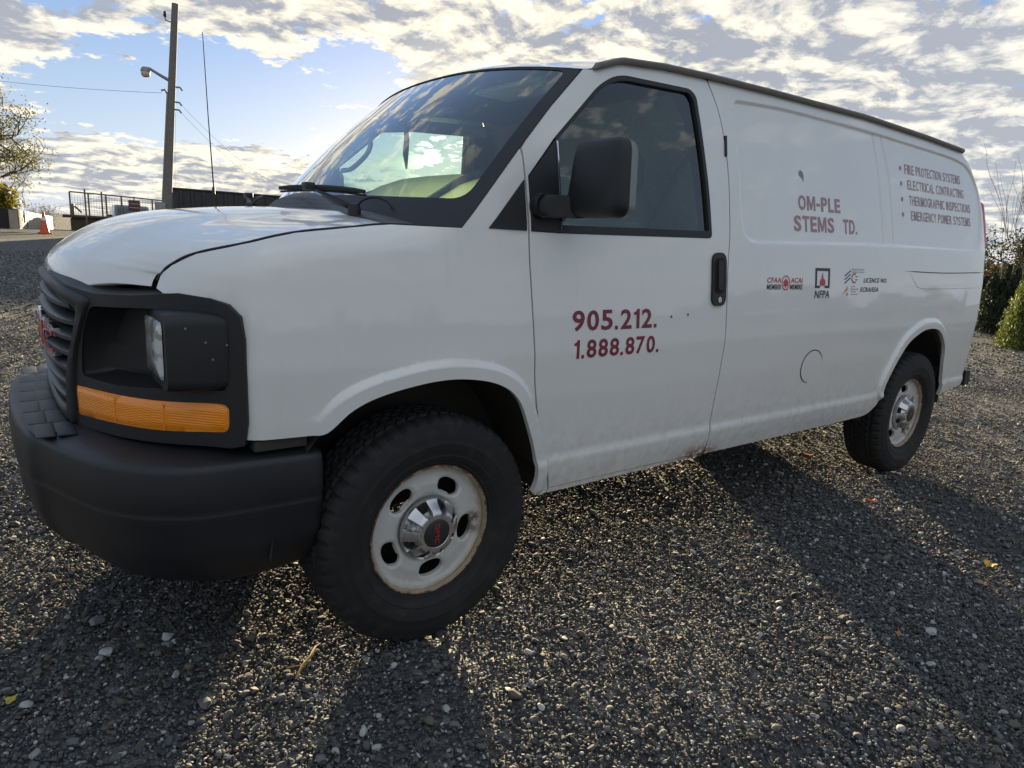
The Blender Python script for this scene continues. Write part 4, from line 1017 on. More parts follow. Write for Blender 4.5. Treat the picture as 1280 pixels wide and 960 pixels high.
decal([(1.833, 1.172), (1.839, 1.172), (1.839, 1.180), (1.858, 1.183), (1.853, 1.190), (1.860, 1.200), (1.851, 1.203), (1.847, 1.212), (1.842, 1.206), (1.836, 1.222), (1.830, 1.206), (1.825, 1.212), (1.821, 1.203), (1.812, 1.200), (1.819, 1.190), (1.814, 1.183), (1.833, 1.180)], 'red_vinyl')
decal([(2.090, 1.172), (2.090, 1.268), (2.226, 1.268), (2.226, 1.172), (2.180, 1.172), (2.180, 1.184), (2.210, 1.184), (2.210, 1.254), (2.106, 1.254), (2.106, 1.184), (2.136, 1.184), (2.136, 1.172)], 'black_vinyl')
decal([(2.140, 1.180), (2.131, 1.198), (2.137, 1.214), (2.142, 1.206), (2.150, 1.232), (2.159, 1.248), (2.164, 1.222), (2.173, 1.210), (2.176, 1.219), (2.186, 1.200), (2.176, 1.180), (2.170, 1.190), (2.165, 1.178), (2.158, 1.190), (2.150, 1.178), (2.146, 1.190)], 'red_vinyl')
put_text('NFPA', 2.090, 2.228, 1.124, 1.161, 'black_vinyl', .02, 0, .12)
for zz in (1.246, 1.228, 1.210):
    decal([(2.368, zz-.012), (2.376, zz-.016), (2.430, zz+.010), (2.430, zz+.018)], 'blue_vinyl')
a = np.linspace(R(60), R(300), 16)
decal(np.vstack([np.c_[2.470+.030*np.cos(a), 1.222+.026*np.sin(a)], np.c_[2.470+.022*np.cos(a), 1.222+.018*np.sin(a)][::-1]]), 'red_vinyl')
for zz in (1.228, 1.212): decal([(2.478, zz), (2.505, zz), (2.505, zz+.004), (2.478, zz+.004)], 'blue_vinyl')
put_text('Electrical Contractor', 2.440, 2.575, 1.262, 1.272, 'grey_vinyl', .006); put_text('Registration Agency', 2.440, 2.575, 1.248, 1.258, 'grey_vinyl', .006)
for k in range(3): decal([(2.360+.012*k, 1.140+.010*k), (2.405, 1.160+.012*k), (2.415, 1.172+.010*k), (2.372+.01*k, 1.152+.011*k)], 'orange_vinyl')
decal([(2.395, 1.128), (2.412, 1.136), (2.414, 1.152), (2.396, 1.146)], 'orange_vinyl')
for k, s in enumerate(('of the', 'Electrical', 'Safety', 'Authority')): put_text(s, 2.440, 2.440+(.04, .075, .055, .075)[k], 1.176-.0135*k, 1.185-.0135*k, 'grey_vinyl', .006)
put_text('LICENCE NO.', 2.570, 2.832, 1.200, 1.224, 'black_vinyl', .014, 0, .12)
put_text('ECRA/ESA', 2.540, 2.738, 1.152, 1.176, 'black_vinyl', .014, 0, .12)

# ================================================================== GROUND
def ss(a, b_, x): return sm((np.asarray(x, float)-a)/(b_-a))
def H(x, y):
    x = np.asarray(x, float); y = np.asarray(y, float)
    wl = ss(14, 2, x)                                      # the lot climbs gently ahead of the van
    h = .66*ss(2.0, 29., y)*wl*ss(-90, -20, -np.abs(x))
    h = h-.75*ss(30., 44., y)*wl*ss(-90, -20, -np.abs(x))
    h = h+.20*ss(12.4, 14.2, x)*ss(-6, 1, y)*ss(30, 20, x)*ss(16, 9, y)
    near = np.exp(-((x-1.5)**2+(y+1)**2)/60.)
    h = h+near*(.014*np.sin(2.1*x+.7*y)*np.sin(1.7*y-.4*x)+.007*np.sin(5.3*x+1+np.sin(2*y))*np.sin(4.6*y)-.012*(np.exp(-((y+2.05+.10*np.sin(.8*x))/.14)**2)+np.exp(-((y+.55)/.15)**2)*0))*np.clip(np.abs(np.hypot(x, y+.9))-.25, 0, 1)*np.clip(np.hypot(x-WB, y+.9)-.25, 0, 1)
    return h
def gravel_mat():
    m, t, b = new_mat('gravel_ground')
    P = t.new('ShaderNodeTexCoord').outputs['Object']
    v = t.voronoi(P, 75.); v2 = t.voronoi(P, 30.)
    n = t.noise(P, 1.1, 5., .6)
    c = t.mix(t.sep(v.outputs['Color'])[0], (.030, .031, .034, 1), (.11, .108, .104, 1))
    c = t.mix(t.smooth(t.sep(v2.outputs['Color'])[1], .86, .95), c, (.21, .205, .195, 1))
    c = t.mix(t.math('MULTIPLY', t.smooth(n, .35, .7), .5), c, (.055, .053, .050, 1))
    t.link(c, b.inputs['Base Color']); b.inputs['Roughness'].default_value = .85
    hgt = t.math('ADD', t.math('MULTIPLY', t.math('SUBTRACT', 1., v.outputs['Distance']), .5), t.math('MULTIPLY', t.math('SUBTRACT', 1., v2.outputs['Distance']), 1.))
    bn = t.new('ShaderNodeBump'); bn.inputs['Strength'].default_value = .9; bn.inputs['Distance'].default_value = .02
    t.link(hgt, bn.inputs['Height']); t.link(bn.outputs[0], b.inputs['Normal'])
    return m
MT['gravel'] = gravel_mat()
def axis(lo, hi, c0, c1, d, g=1.16):
    a = list(np.arange(c0, c1, d)); s = d; x = a[-1]
    while x < hi: s *= g; x += s; a.append(min(x, hi))
    s = d; x = c0; b_ = []
    while x > lo: s *= g; x -= s; b_.append(max(x, lo))
    return np.array(b_[::-1]+a)
ax_, ay_ = axis(-900, 900, -3, 8, .10), axis(-900, 900, -4, 5, .10)
GX, GY = np.meshgrid(ax_, ay_, indexing='ij')
grid_surf('ground', np.dstack([GX, GY, H(GX, GY)-.012*np.exp(-((GX-1.5)**2+(GY+1)**2)/200.)]), 'gravel').__setitem__('kind', 'structure')

# loose stones: a few crushed shapes scattered by geometry nodes
def stone_mat(name, lo, hi, pale):
    m, t, b = new_mat(name)
    oi = t.new('ShaderNodeObjectInfo').outputs['Random']
    P = t.new('ShaderNodeTexCoord').outputs['Object']
    c = t.mix(oi, lo+(1,), hi+(1,))
    k = t.math('FRACT', t.math('MULTIPLY', oi, 37.7))
    c = t.mix(t.smooth(k, .84, .95), c, pale+(1,))
    k2 = t.math('FRACT', t.math('MULTIPLY', oi, 91.3))
    c = t.mix(t.math('MULTIPLY', t.smooth(k2, .72, .8), .6), c, (.13, .10, .07, 1))
    c = t.mix(t.math('MULTIPLY', t.noise(P, 3., 4.), .35), c, (.03, .03, .03, 1))
    t.link(c, b.inputs['Base Color']); b.inputs['Roughness'].default_value = .80; b.inputs['Specular IOR Level'].default_value = .4
    return m
MT['stone'] = stone_mat('crushed_stone', (.032, .033, .037), (.155, .154, .15), (.46, .45, .43))
def stone_mesh(seed, flat, sub=1):
    r_ = np.random.default_rng(seed); bm = bmesh.new(); bmesh.ops.create_icosphere(bm, subdivisions=sub, radius=1.)
    pl = r_.normal(size=(13, 3)); pl /= np.linalg.norm(pl, axis=1)[:, None]; dd = r_.uniform(.42, .8, 13)
    for v in bm.verts:
        q = np.array(v.co)
        for n, d in zip(pl, dd):
            k = q@n
            if k > d: q = q-n*(k-d)
        v.co = Vector(q*[1.15, .95, flat])
    me = bpy.data.meshes.new('stone'); bm.to_mesh(me); bm.free(); me.materials.append(MT['stone']); return me
stones = bpy.data.collections.new('stone_shapes')
for k in range(7): stones.objects.link(bpy.data.objects.new('stone_shape', stone_mesh(k+3, (.75, .55, .85, .6, .7, .5, .8)[k], 2)))
def scatter(n, r0, r1, a0, a1, smin, smax, pw):
    rr_ = np.sqrt(rng.uniform(r0**2, r1**2, n)); aa = rng.uniform(R(a0), R(a1), n)
    x, y = CAM.x+rr_*np.cos(aa), CAM.y+rr_*np.sin(aa); s = smin+(smax-smin)*rng.random(n)**pw
    return np.c_[x, y, H(x, y)+s*.25-.003, s]
PT = np.vstack([scatter(190000, 1.15, 3.2, -14, 116, .0018, .0078, 2.0), scatter(120000, 3.2, 5.6, -8, 112, .003, .0100, 2.), scatter(90000, 5.6, 10., 0, 106, .005, .014, 2.),
                scatter(50000, 10., 20., 4, 100, .011, .022, 2.), scatter(22000, 1.2, 4.8, -10, 112, .006, .0175, 2.8), scatter(260, 1.3, 5.0, -10, 112, .016, .028, 1.8), scatter(6000, 4.5, 12., 0, 104, .011, .024, 2.2)])
pat = .5+.25*np.sin(1.9*PT[:, 0]+2.3*np.sin(.9*PT[:, 1]))+.25*np.sin(2.7*PT[:, 1]+1.7*np.sin(1.3*PT[:, 0]+1.))+.12*np.sin(6.1*PT[:, 0]-4.3*PT[:, 1])
keep = rng.random(len(PT)) < .45+.75*pat
keep &= ~((np.hypot(PT[:, 0], PT[:, 1]+.87) < .10) | (np.hypot(PT[:, 0]-WB, PT[:, 1]+.87) < .10)); PT = PT[keep]
me = bpy.data.meshes.new('gravel'); me.vertices.add(len(PT)); me.vertices.foreach_set('co', PT[:, :3].ravel())
at = me.attributes.new('size', 'FLOAT', 'POINT'); at.data.foreach_set('value', PT[:, 3].copy())
me.materials.append(MT['stone'])
gv = bpy.data.objects.new('gravel', me); COL.objects.link(gv); gv['kind'] = 'stuff'
ng = bpy.data.node_groups.new('scatter_gravel', 'GeometryNodeTree')
ng.interface.new_socket('Geometry', in_out='INPUT', socket_type='NodeSocketGeometry'); ng.interface.new_socket('Geometry', in_out='OUTPUT', socket_type='NodeSocketGeometry')
n_ = ng.nodes; gi, go = n_.new('NodeGroupInput'), n_.new('NodeGroupOutput')
ci = n_.new('GeometryNodeCollectionInfo'); ci.inputs['Collection'].default_value = stones; ci.inputs['Separate Children'].default_value = True; ci.inputs['Reset Children'].default_value = True
ip = n_.new('GeometryNodeInstanceOnPoints'); ip.inputs['Pick Instance'].default_value = True
rv = n_.new('FunctionNodeRandomValue'); rv.data_type = 'FLOAT_VECTOR'; rv.inputs[0].default_value = (-.5, -.5, 0); rv.inputs[1].default_value = (.5, .5, 6.28)
na = n_.new('GeometryNodeInputNamedAttribute'); na.data_type = 'FLOAT'; na.inputs[0].default_value = 'size'
L_ = ng.links.new
L_(gi.outputs[0], ip.inputs['Points']); L_(ci.outputs[0], ip.inputs['Instance']); L_(rv.outputs[0], ip.inputs['Rotation']); L_(na.outputs[0], ip.inputs['Scale']); L_(ip.outputs[0], go.inputs[0])
md = gv.modifiers.new('scatter', 'NODES'); md.node_group = ng

# single stones, leaves and a twig that stand out on the gravel
MT['pale_stone'] = simple('pale_stone', (.36, .36, .36), .75, var=.25, vs_=60., bump=.5, bs_=120.)
MT['grey_stone'] = simple('grey_stone', (.17, .17, .18), .8, var=.3, vs_=60., bump=.5, bs_=120.)
def stone(x, y, s, mat, lab, seed):
    me = stone_mesh(seed, .6, 3); V = np.array([v.co for v in me.vertices])*s; F = [tuple(p.vertices) for p in me.polygons]
    o = mk('stone', V, F, mat, smooth=True, angle=32); o.location = (x, y, float(H(x, y))+s*.40); o.rotation_euler = (0, 0, seed*1.3); tag(o, lab, 'stone', 'larger stones lying on the gravel')
stone(1.54, -1.93, .021, 'pale_stone', 'pale grey stone in the shadow at the lower right, largest there', 31)
stone(1.33, -2.01, .016, 'pale_stone', 'light stone nearest the bottom right of the gravel, at the shadow edge', 32)
stone(-.89, -.53, .024, 'pale_stone', 'whitish flat stone in the shade below the bumper, left of a rounder one', 33)
stone(-.90, -.31, .030, 'grey_stone', 'broad grey stone in the shade directly under the bumper', 34)
stone(-.72, -.53, .022, 'pale_stone', 'rounded whitish stone in the shade in front of the bumper', 35)
stone(-.51, -1.30, .017, 'grey_stone', 'dark stone by the bottom edge, beside the sunlit strip', 36)
def leaf(x, y, s, col, lab, seed, hgt=.012):
    r_ = np.random.default_rng(seed); n = 15; V = [(0, 0, .0)]
    for k in range(n):
        a = 2*math.pi*k/n; rad = s*(.62+.38*abs(math.cos(2.5*a)))*(1+.12*r_.normal()); V.append((rad*math.cos(a), rad*math.sin(a)*.8, s*.22*math.sin(2*a+seed)+s*.1*r_.normal()))
    F = [(0, 1+k, 1+(k+1) % n) for k in range(n)]
    m = simple('leaf_surface_%d' % seed, col, .6, var=.25, vs_=50.)
    o = mk('leaf', V, F, m, smooth=True)
    stalk = tube('stalk', [(s*.5, 0, .0), (s*1.0, .1*s, .004), (s*1.5, .05*s, .010)], .0012, m, o, n=5)
    o.location = (x, y, float(H(x, y))+hgt); o.rotation_euler = (r_.uniform(-.2, .2), r_.uniform(-.2, .2), seed); tag(o, lab, 'leaf', 'fallen leaves on the gravel')
leaf(2.42, -1.83, .034, (.56, .33, .05), 'yellow fallen leaf in the shadow to the right of the van', 1, .02)
leaf(3.17, -.52, .038, (.45, .10, .02), 'orange leaf on the gravel under the van behind the rear wheel', 2, .02)
leaf(2.70, -1.16, .030, (.50, .13, .04), 'orange leaf on the sunlit strip near the rear wheel', 3, .02)
leaf(-1.13, -.63, .020, (.42, .34, .05), 'small yellow leaf in the shade at the lower left', 4)
leaf(2.16, -1.87, .022, (.30, .22, .10), 'small tan leaf in the shadow, beside the yellow leaf', 5)
leaf(3.02, -1.30, .026, (.10, .045, .03), 'dark brown curled leaf in the rear wheel shadow', 6, .02)
leaf(1.42, -1.87, .017, (.32, .15, .05), 'small brown leaf by the pale stone in the shadow', 7)
MT['straw'] = simple('dry_twig', (.50, .30, .11), .7)
tw = tube('twig', [(-.455, -.965, .016), (-.42, -.925, .024), (-.385, -.90, .026), (-.352, -.855, .024), (-.33, -.84, .02)], [.0025, .004, .0045, .0035, .0015], 'straw', n=6)
tube('side_shoot', [(-.42, -.925, .024), (-.445, -.912, .022), (-.462, -.905, .018)], .002, 'straw', tw, n=5)
tag(tw, 'dry orange twig on the sunlit gravel in front of the front wheel', 'twig')

# ================================================================== BACKGROUND
def at(az, dist): return CAM.x+dist*math.cos(R(az)), CAM.y+dist*math.sin(R(az))
def elz(el, dist): return CAM.z+dist*math.tan(R(el))
MT['wood'] = simple('weathered_pole_wood', (.19, .17, .15), .85, var=.35, vs_=9.)
MT['galv'] = simple('galvanised_steel', (.26, .26, .25), .5, .5, var=.2)
MT['wire'] = simple('wire', (.03, .03, .033), 1., spec=.0)
MT['concrete'] = simple('concrete', (.30, .28, .25), .85, var=.25, vs_=6.)
MT['dark_wall'] = simple('dark_cladding', (.035, .034, .038), .7, var=.25, vs_=4.)
MT['pale_wall'] = simple('pale_cladding', (.42, .39, .33), .75, var=.2, vs_=3.)
MT['cone'] = simple('cone_orange', (.62, .095, .03), .5)
MT['white'] = simple('white_band', (.75, .75, .73), .5)
MT['fence_steel'] = simple('fence_steel', (.17, .155, .14), .6, .3, var=.3)
MT['brown_block'] = simple('stained_block', (.070, .062, .052), .85, var=.4, vs_=5.)
MT['car_paint'] = simple('dark_silver_paint', (.10, .11, .12), .3, .3, coat=.8)
MT['bark'] = simple('bark', (.085, .07, .055), .9, var=.35, vs_=20.)
MT['bark_pale'] = simple('pale_bark', (.16, .14, .12), .9, var=.3, vs_=20.)

# utility pole
bx, by = at(79.63, 28.); tx, ty = at(78.47, 28.); gz = float(H(bx, by))
pole = empty('utility_pole', (bx, by, gz-.3), 'tall wooden utility pole with a lamp arm, leaning slightly to the right', 'pole')
zt = elz(14.35, 28.); off_ = np.array((tx-bx, ty-by, zt-gz+.3))/(zt-elz(.99, 28.))*(zt-elz(.99, 28.))
z0r = (gz-.3-elz(.99, 28.))/(zt-elz(.99, 28.))
def pp(k, z): return None
p0 = np.array((bx, by, 0.)); dirp = np.array(((tx-bx)/(zt-elz(.99, 28.)), (ty-by)/(zt-elz(.99, 28.)), 1.))
def onpole(z): return np.array((bx, by, gz-.3))+dirp*(z-(gz-.3))+np.array((-(tx-bx)*.06, -(ty-by)*.06, 0))
def tube_l(name, pts, r, mat, par, **k):
    o = tube(name, np.asarray(pts)-np.array(par.location if par.parent is None else (0, 0, 0)), r, mat, par, **k); return o
zs_ = np.linspace(gz-.3, zt, 12)
tube_l('pole_shaft', [onpole(z) for z in zs_], np.linspace(.165, .105, 12), 'wood', pole, n=14)
side_v = np.array((math.cos(R(79+90)), math.sin(R(79+90)), 0)); fwd = np.array((math.cos(R(79)), math.sin(R(79)), 0))
zl = elz(9.4, 28.); ph_ = onpole(zl)
arm = tube_l('lamp_arm', [ph_, ph_+side_v*.36+[0, 0, .17], ph_+side_v*.66+[0, 0, .33], ph_+side_v*.76+[0, 0, .34]], [.06, .05, .045, .045], 'galv', pole)
V, F = lathe_y([(.0, .12), (.10, .10), (.15, .02), (.16, -.04), (.12, -.06)], 18); V = np.array(V)[:, [0, 2, 1]]*[1, 1, 1]
lh = mk('lamp_head', V+ph_+side_v*.80+[0, 0, .26]-np.array(pole.location), F, 'galv', pole, angle=50)
V, F = lathe_y([(.14, -.04), (.15, -.14), (.10, -.21), (.0, -.23)], 18); V = np.array(V)[:, [0, 2, 1]]
MT['lampglass'] = simple('lamp_refractor', (.62, .50, .36), .25)
mk('lamp_glass', V+ph_+side_v*.80+[0, 0, .26]-np.array(pole.location), F, 'lampglass', lh)
zi = elz(13.2, 28.); pi_ = onpole(zi)
br = tube_l('insulator_bracket', [pi_, pi_+side_v*.16, pi_+side_v*.27+[0, 0, .03], pi_+side_v*.28+[0, 0, .14]], .022, 'galv', pole, n=7)
V, F = lathe_y([(0, -.05), (.045, -.05), (.06, 0), (.04, .06), (.05, .10), (.02, .13), (0, .13)], 14); V = np.array(V)[:, [0, 2, 1]]
mk('insulator', V+pi_+side_v*.28+[0, 0, .18]-np.array(pole.location), F, 'dark_wall', br)
tube_l('conduit', [onpole(z)+side_v*(.16-.05*(z-gz)/8)-fwd*.06 for z in np.linspace(gz, elz(8.6, 28.), 8)], .03, 'galv', pole, n=7)
z1_ = elz(8.6, 28.); tube_l('service_head', [onpole(z1_)+side_v*.14, onpole(z1_)+side_v*.2+[0, 0, .12], onpole(z1_)+side_v*.32+[0, 0, .08]], .035, 'galv', pole, n=7)
for zz in (elz(9.1, 28.), elz(8.1, 28.), elz(7.6, 28.)):
    a_ = onpole(zz)-side_v*.13; tube_l('hook_bracket', [a_, a_-side_v*.13, a_-side_v*.2-[0, 0, .1]], .03, 'galv', pole, n=6)
for zz, w_ in ((gz+.95, .30), (gz+.55, .26)):
    c_ = onpole(zz); V, F = box_mesh(-w_/2-.1, .10, -.12, .12, -.35, .35, .03); A = np.array(V); V = A[:, :1]*-side_v+A[:, 1:2]*fwd+A[:, 2:]*[0, 0, 1]
    mk('meter_box', V+c_+side_v*.12-fwd*.16-np.array(pole.location), F, 'galv', pole, angle=40)
def wire(a, b_, sag, lab, r=.006):
    a, b_ = np.array(a), np.array(b_); t_ = np.linspace(0, 1, 24)[:, None]
    o = tube('overhead_wire', a*(1-t_)+b_*t_-np.array((0, 0, 1))*4*sag*t_*(1-t_), r, 'wire', n=5); tag(o, lab, 'wire', 'overhead wires from the pole')
w0 = onpole(z1_)+side_v*.3
wire(w0, (*at(98, 40.), elz(8.1, 40.)), .3, 'thin wire running left from the pole under the lamp')
w1 = onpole(elz(8.0, 28.))-side_v*.3
wire(w1, (*at(72.2, 42.), elz(3.2, 42.)), .25, 'upper wire sloping down right from the pole to behind the van', .0045)
wire(onpole(elz(7.5, 28.))-side_v*.3, (*at(72.3, 42.), elz(2.6, 42.)), .25, 'lower wire sloping down right from the pole to behind the van', .0045)
wire(onpole(elz(7.4, 28.))-side_v*.15, onpole(gz+1.6)-side_v*.25, -.25, 'loose wire hanging down beside the pole', .004)

# dark long shed right of the pole
def oriented_box(name, c, az, L, W_, z0, z1, mat, par=None, bev=.02):
    u = np.array((math.cos(R(az)), math.sin(R(az)), 0)); v = np.array((-u[1], u[0], 0)); V, F = box_mesh(-L/2, L/2, -W_/2, W_/2, z0, z1, bev); A = np.array(V)
    P_ = A[:, :1]*u+A[:, 1:2]*v+A[:, 2:]*[0, 0, 1]+np.array((c[0], c[1], 0))
    if par is not None and par.parent is None: P_ = P_-np.array(par.location)
    return mk(name, P_, F, mat, par, angle=35)
ax0 = np.array(at(79.0, 30.)); ax1 = np.array(at(67., 31.5)); mid = (ax0+ax1)/2; azs = math.degrees(math.atan2(*(ax1-ax0)[::-1])); Ls = np.linalg.norm(ax1-ax0)
nrm = np.array((-math.sin(R(azs)), math.cos(R(azs)))); 
if nrm@np.array(at(75, 30.)) < 0: nrm = -nrm
cc = mid+nrm*1.3
shed = empty('storage_shed', (cc[0], cc[1], .3), 'long dark flat-roofed shed behind the hood, right of the pole', 'shed')
oriented_box('wall', cc, azs, Ls, 2.5, .2, 2.43, 'dark_wall', shed); oriented_box('roof', cc, azs, Ls+.1, 2.6, 2.432, 2.50, 'dark_wall', shed)
for k in np.linspace(-.46, .46, 16):
    oriented_box('rib', mid+np.array((math.cos(R(azs)), math.sin(R(azs))))*k*Ls-nrm*.02, azs, .08, .05, .25, 2.42, 'dark_wall', shed, .01)
# orange cones: the one standing in the lot and one at the pole's foot
def cone(x, y, s, lab):
    g0 = float(H(x, y)); e = empty('traffic_cone', (x, y, g0), lab, 'traffic cone', 'orange traffic cones')
    q = rnd([(-.19, -.19), (.19, -.19), (.19, .19), (-.19, .19)], .04, 3)*s; n = len(q)
    loft('base', [np.c_[q, np.zeros(n)], np.c_[q, np.full(n, .035*s)], np.c_[q*.9, np.full(n, .045*s)]], 'cone', e)
    V, F = lathe_y([(.135*s, .044*s), (.03*s, .70*s), (.022*s, .71*s), (0, .71*s)], 24); V = np.array(V)[:, [0, 2, 1]]; mk('body', V, [f[::-1] for f in F], 'cone', e, angle=50)
    V, F = lathe_y([(.075*s, .42*s), (.0595*s, .52*s)], 24); V = np.array(V)[:, [0, 2, 1]]*1.01; mk('reflective_band', V, [f[::-1] for f in F], 'white', e)
cone(*at(87.05, 27.5), 1.0, 'orange traffic cone standing alone at the crest of the gravel lot')
x_, y_ = at(80.2, 26.3); cone(x_, y_, .9, 'orange traffic cone at the foot of the utility pole')
# low shed on the left
lc = empty('low_building', (*at(91., 33.), .3), 'low dark wall block with a pale side under the tree at the far left', 'building')
A0, A1, A2 = np.array(at(88.45, 31.)), np.array(at(96., 33.)), np.array(at(86.55, 42.))
def quad_wall(name, a, b_, z0, z1a, z1b, th, mat, par):
    d = (b_-a)/np.linalg.norm(b_-a); n = np.array((-d[1], d[0]))
    if n@a < 0: n = -n
    V = [(*a, z0), (*b_, z0), (*b_, z1b), (*a, z1a)]+[(*(a+n*th), z0), (*(b_+n*th), z0), (*(b_+n*th), z1b), (*(a+n*th), z1a)]
    return mk(name, np.array(V)-np.array(par.location), [(0, 1, 2, 3), (7, 6, 5, 4), (0, 4, 5, 1), (3, 2, 6, 7), (1, 5, 6, 2), (0, 3, 7, 4)], mat, par, smooth=False)
quad_wall('front_wall', A1, A0, -.2, 1.42, 1.36, .3, 'dark_wall', lc); quad_wall('side_wall', A0+[.02, 0], A2, -.4, 1.33, 1.10, .3, 'pale_wall', lc)
quad_wall('joint', A0+(A2-A0)*.18-[-.03, .05], A0+(A2-A0)*.19-[-.03, .05], -.3, 1.29, 1.29, .1, 'dark_wall', lc)
# loading platform, fence panels, sign, parked truck
ctr = np.array(at(82.5, 36.)); ppa = 82.5-90
pf = empty('loading_platform', (*ctr, .2), 'dark stained block platform carrying the wire fence, behind the hood at left', 'platform')
us = np.array((math.cos(R(ppa)), math.sin(R(ppa)))); 
def fpt(az, d=36.): return np.array(at(az, d))
oriented_box('block_course', (fpt(85.3)+fpt(79.8))/2+np.array((0, 1.0)), ppa, np.linalg.norm(fpt(85.3)-fpt(79.8)), 2.2, .1, 1.12, 'brown_block', pf, .05)
oriented_box('deck', (fpt(85.75)+fpt(79.8))/2+np.array((0, 1.0)), ppa, np.linalg.norm(fpt(85.75)-fpt(79.8)), 2.4, 1.123, 1.25, 'brown_block', pf, .04)
fz = 1.25
fence = empty('chain_link_fence', (*fpt(84.), fz), 'wire mesh fence with steel posts standing on the dark platform', 'fence')
def fpost(az, z0, z1, r=.035, nm='post'): q = fpt(az, 35.4); tube_l(nm, [(*q, z0), (*q, z1)], r, 'fence_steel', fence, n=7)
for az, a0_, a1_ in ((85.45, fz, 2.21), (84.55, .85, 2.36), (84.35, fz, 2.20), (83.55, fz, 2.30), (83.30, fz, 2.18), (82.35, fz-.2, 2.16), (80.4, fz, 2.12)): fpost(az, a0_, a1_)
tube_l('top_rail', [(*fpt(a_, 35.4), z_) for a_, z_ in ((85.45, 2.21), (83.5, 2.18), (81.4, 2.13), (78.6, 2.06))], .03, 'fence_steel', fence, n=7)
oriented_box('hinge_post', fpt(85.35, 35.35), ppa, .16, .12, 1.25, 1.72, 'fence_steel', fence, .01)
tube_l('brace', [(*fpt(85.2, 35.4), 1.62), (*fpt(84.8, 35.4), 1.36)], .04, 'fence_steel', fence, n=6)
V, F = [], []
def strand(a, b_, r=.006):
    a, b_ = np.array(a), np.array(b_); d = b_-a; d /= np.linalg.norm(d); s = np.cross(d, (0, 1, 0.3)); s /= np.linalg.norm(s); u = np.cross(d, s); k0 = len(V)
    for c in (a, b_):
        for k in range(3): V.append(c+r*(s*math.cos(2.094*k)+u*math.sin(2.094*k)))
    for k in range(3): F.append((k0+k, k0+(k+1) % 3, k0+3+(k+1) % 3, k0+3+k))
for az in np.arange(78.6, 85.4, .16): strand((*fpt(az, 35.4), fz), (*fpt(az, 35.4), 2.10))
for z_ in np.arange(fz+.06, 2.1, .095): strand((*fpt(85.4, 35.4), z_), (*fpt(78.6, 35.4), z_-.06))
mm_ = mk('wire_mesh', np.array(V)-np.array(fence.location), F, 'fence_steel', fence, smooth=False); mm_['kind'] = 'stuff'
sg_c = fpt(81.55, 35.2); sign = empty('fence_sign', (*sg_c, 1.8), 'small dark red sign with pale stripes hung on the fence', 'sign')
MT['sign_red'] = simple('sign_red', (.15, .035, .045), .5); MT['sign_pale'] = simple('sign_pale', (.36, .28, .28), .5); MT['sign_dark'] = simple('sign_dark', (.05, .03, .045), .5)
oriented_box('board', sg_c, ppa, .46, .02, 1.56, 2.02, 'sign_dark', sign, .004)
for z_, mt_ in ((1.94, 'sign_red'), (1.865, 'sign_pale'), (1.78, 'sign_red'), (1.70, 'sign_pale'), (1.62, 'sign_red')): oriented_box('stripe', sg_c-np.array((math.cos(R(82.5)), math.sin(R(82.5))))*.016, ppa, .40, .008, z_-.022, z_+.022, mt_, sign, 0)
tube_l('hanger', [(*sg_c, 2.02), (*sg_c, 2.18)], .025, 'fence_steel', sign, n=6)
# truck parked behind the fence, front towards us
tk_c = np.array(at(81.75, 41.5)); tz = float(H(*tk_c))
tk = empty('pickup_truck', (*tk_c, tz), 'dark silver truck parked nose-on behind the wire fence', 'truck'); tk.rotation_euler = (0, 0, R(82-90+6))
def tb(nm, secs, mat, par=None): return loft(nm, secs, mat, par or tk, angle=40)
tk_body = tb('body', [[(x*k, y, z) for x, z in rnd([(-.98, .35), (.98, .35), (.98, .92), (-.98, .92)], .12)] for y, k in ((-2.6, .92), (-2.5, 1), (2.6, 1), (2.7, .95))], 'car_paint')
tb('cabin', [[(x*k, y, z) for x, z in rnd([(-.95, .90), (.95, .90), (.78, zt_), (-.78, zt_)], .10)] for y, zt_, k in ((-1.15, .95, .98), (-.35, 1.66, .98), (-.1, 1.72, .98), (1.1, 1.72, .98), (1.9, 1.65, .98), (2.3, 1.0, .98))], 'car_paint')
mk('windshield', [(-.80, -1.14, .96), (.80, -1.14, .96), (.68, -.385, 1.615), (-.68, -.385, 1.615)], [(0, 1, 2, 3)], 'sideglass', tk, smooth=False).location = (0, -.02, .01)
for sx in (-1, 1):
    loft('door_mirror', [[(sx*1.06+a, y, 1.10+b_) for a, b_ in rnd([(-.13, -.10), (.13, -.10), (.13, .10), (-.13, .10)], .06)] for y in (-.72, -.62)], 'seal', tk)
    box('headlight', sx*.78-.17, sx*.78+.17, -2.615, -2.58, .68, .86, 'lens', tk, .01)
    for yy in (-1.65, 1.65):
        V, F = lathe_y([(.20, -.12), (.36, -.11), (.38, 0), (.36, .11), (.2, .12)], 24); V = np.array(V)[:, [1, 0, 2]]; mk('wheel', V+np.array((sx*.86, yy, .38)), F, 'rubber', tk, angle=40)
mk('grille', [(-.5, -2.612, .55), (.5, -2.612, .55), (.5, -2.612, .84), (-.5, -2.612, .84)], [(0, 1, 2, 3)], 'dark_wall', tk, smooth=False)

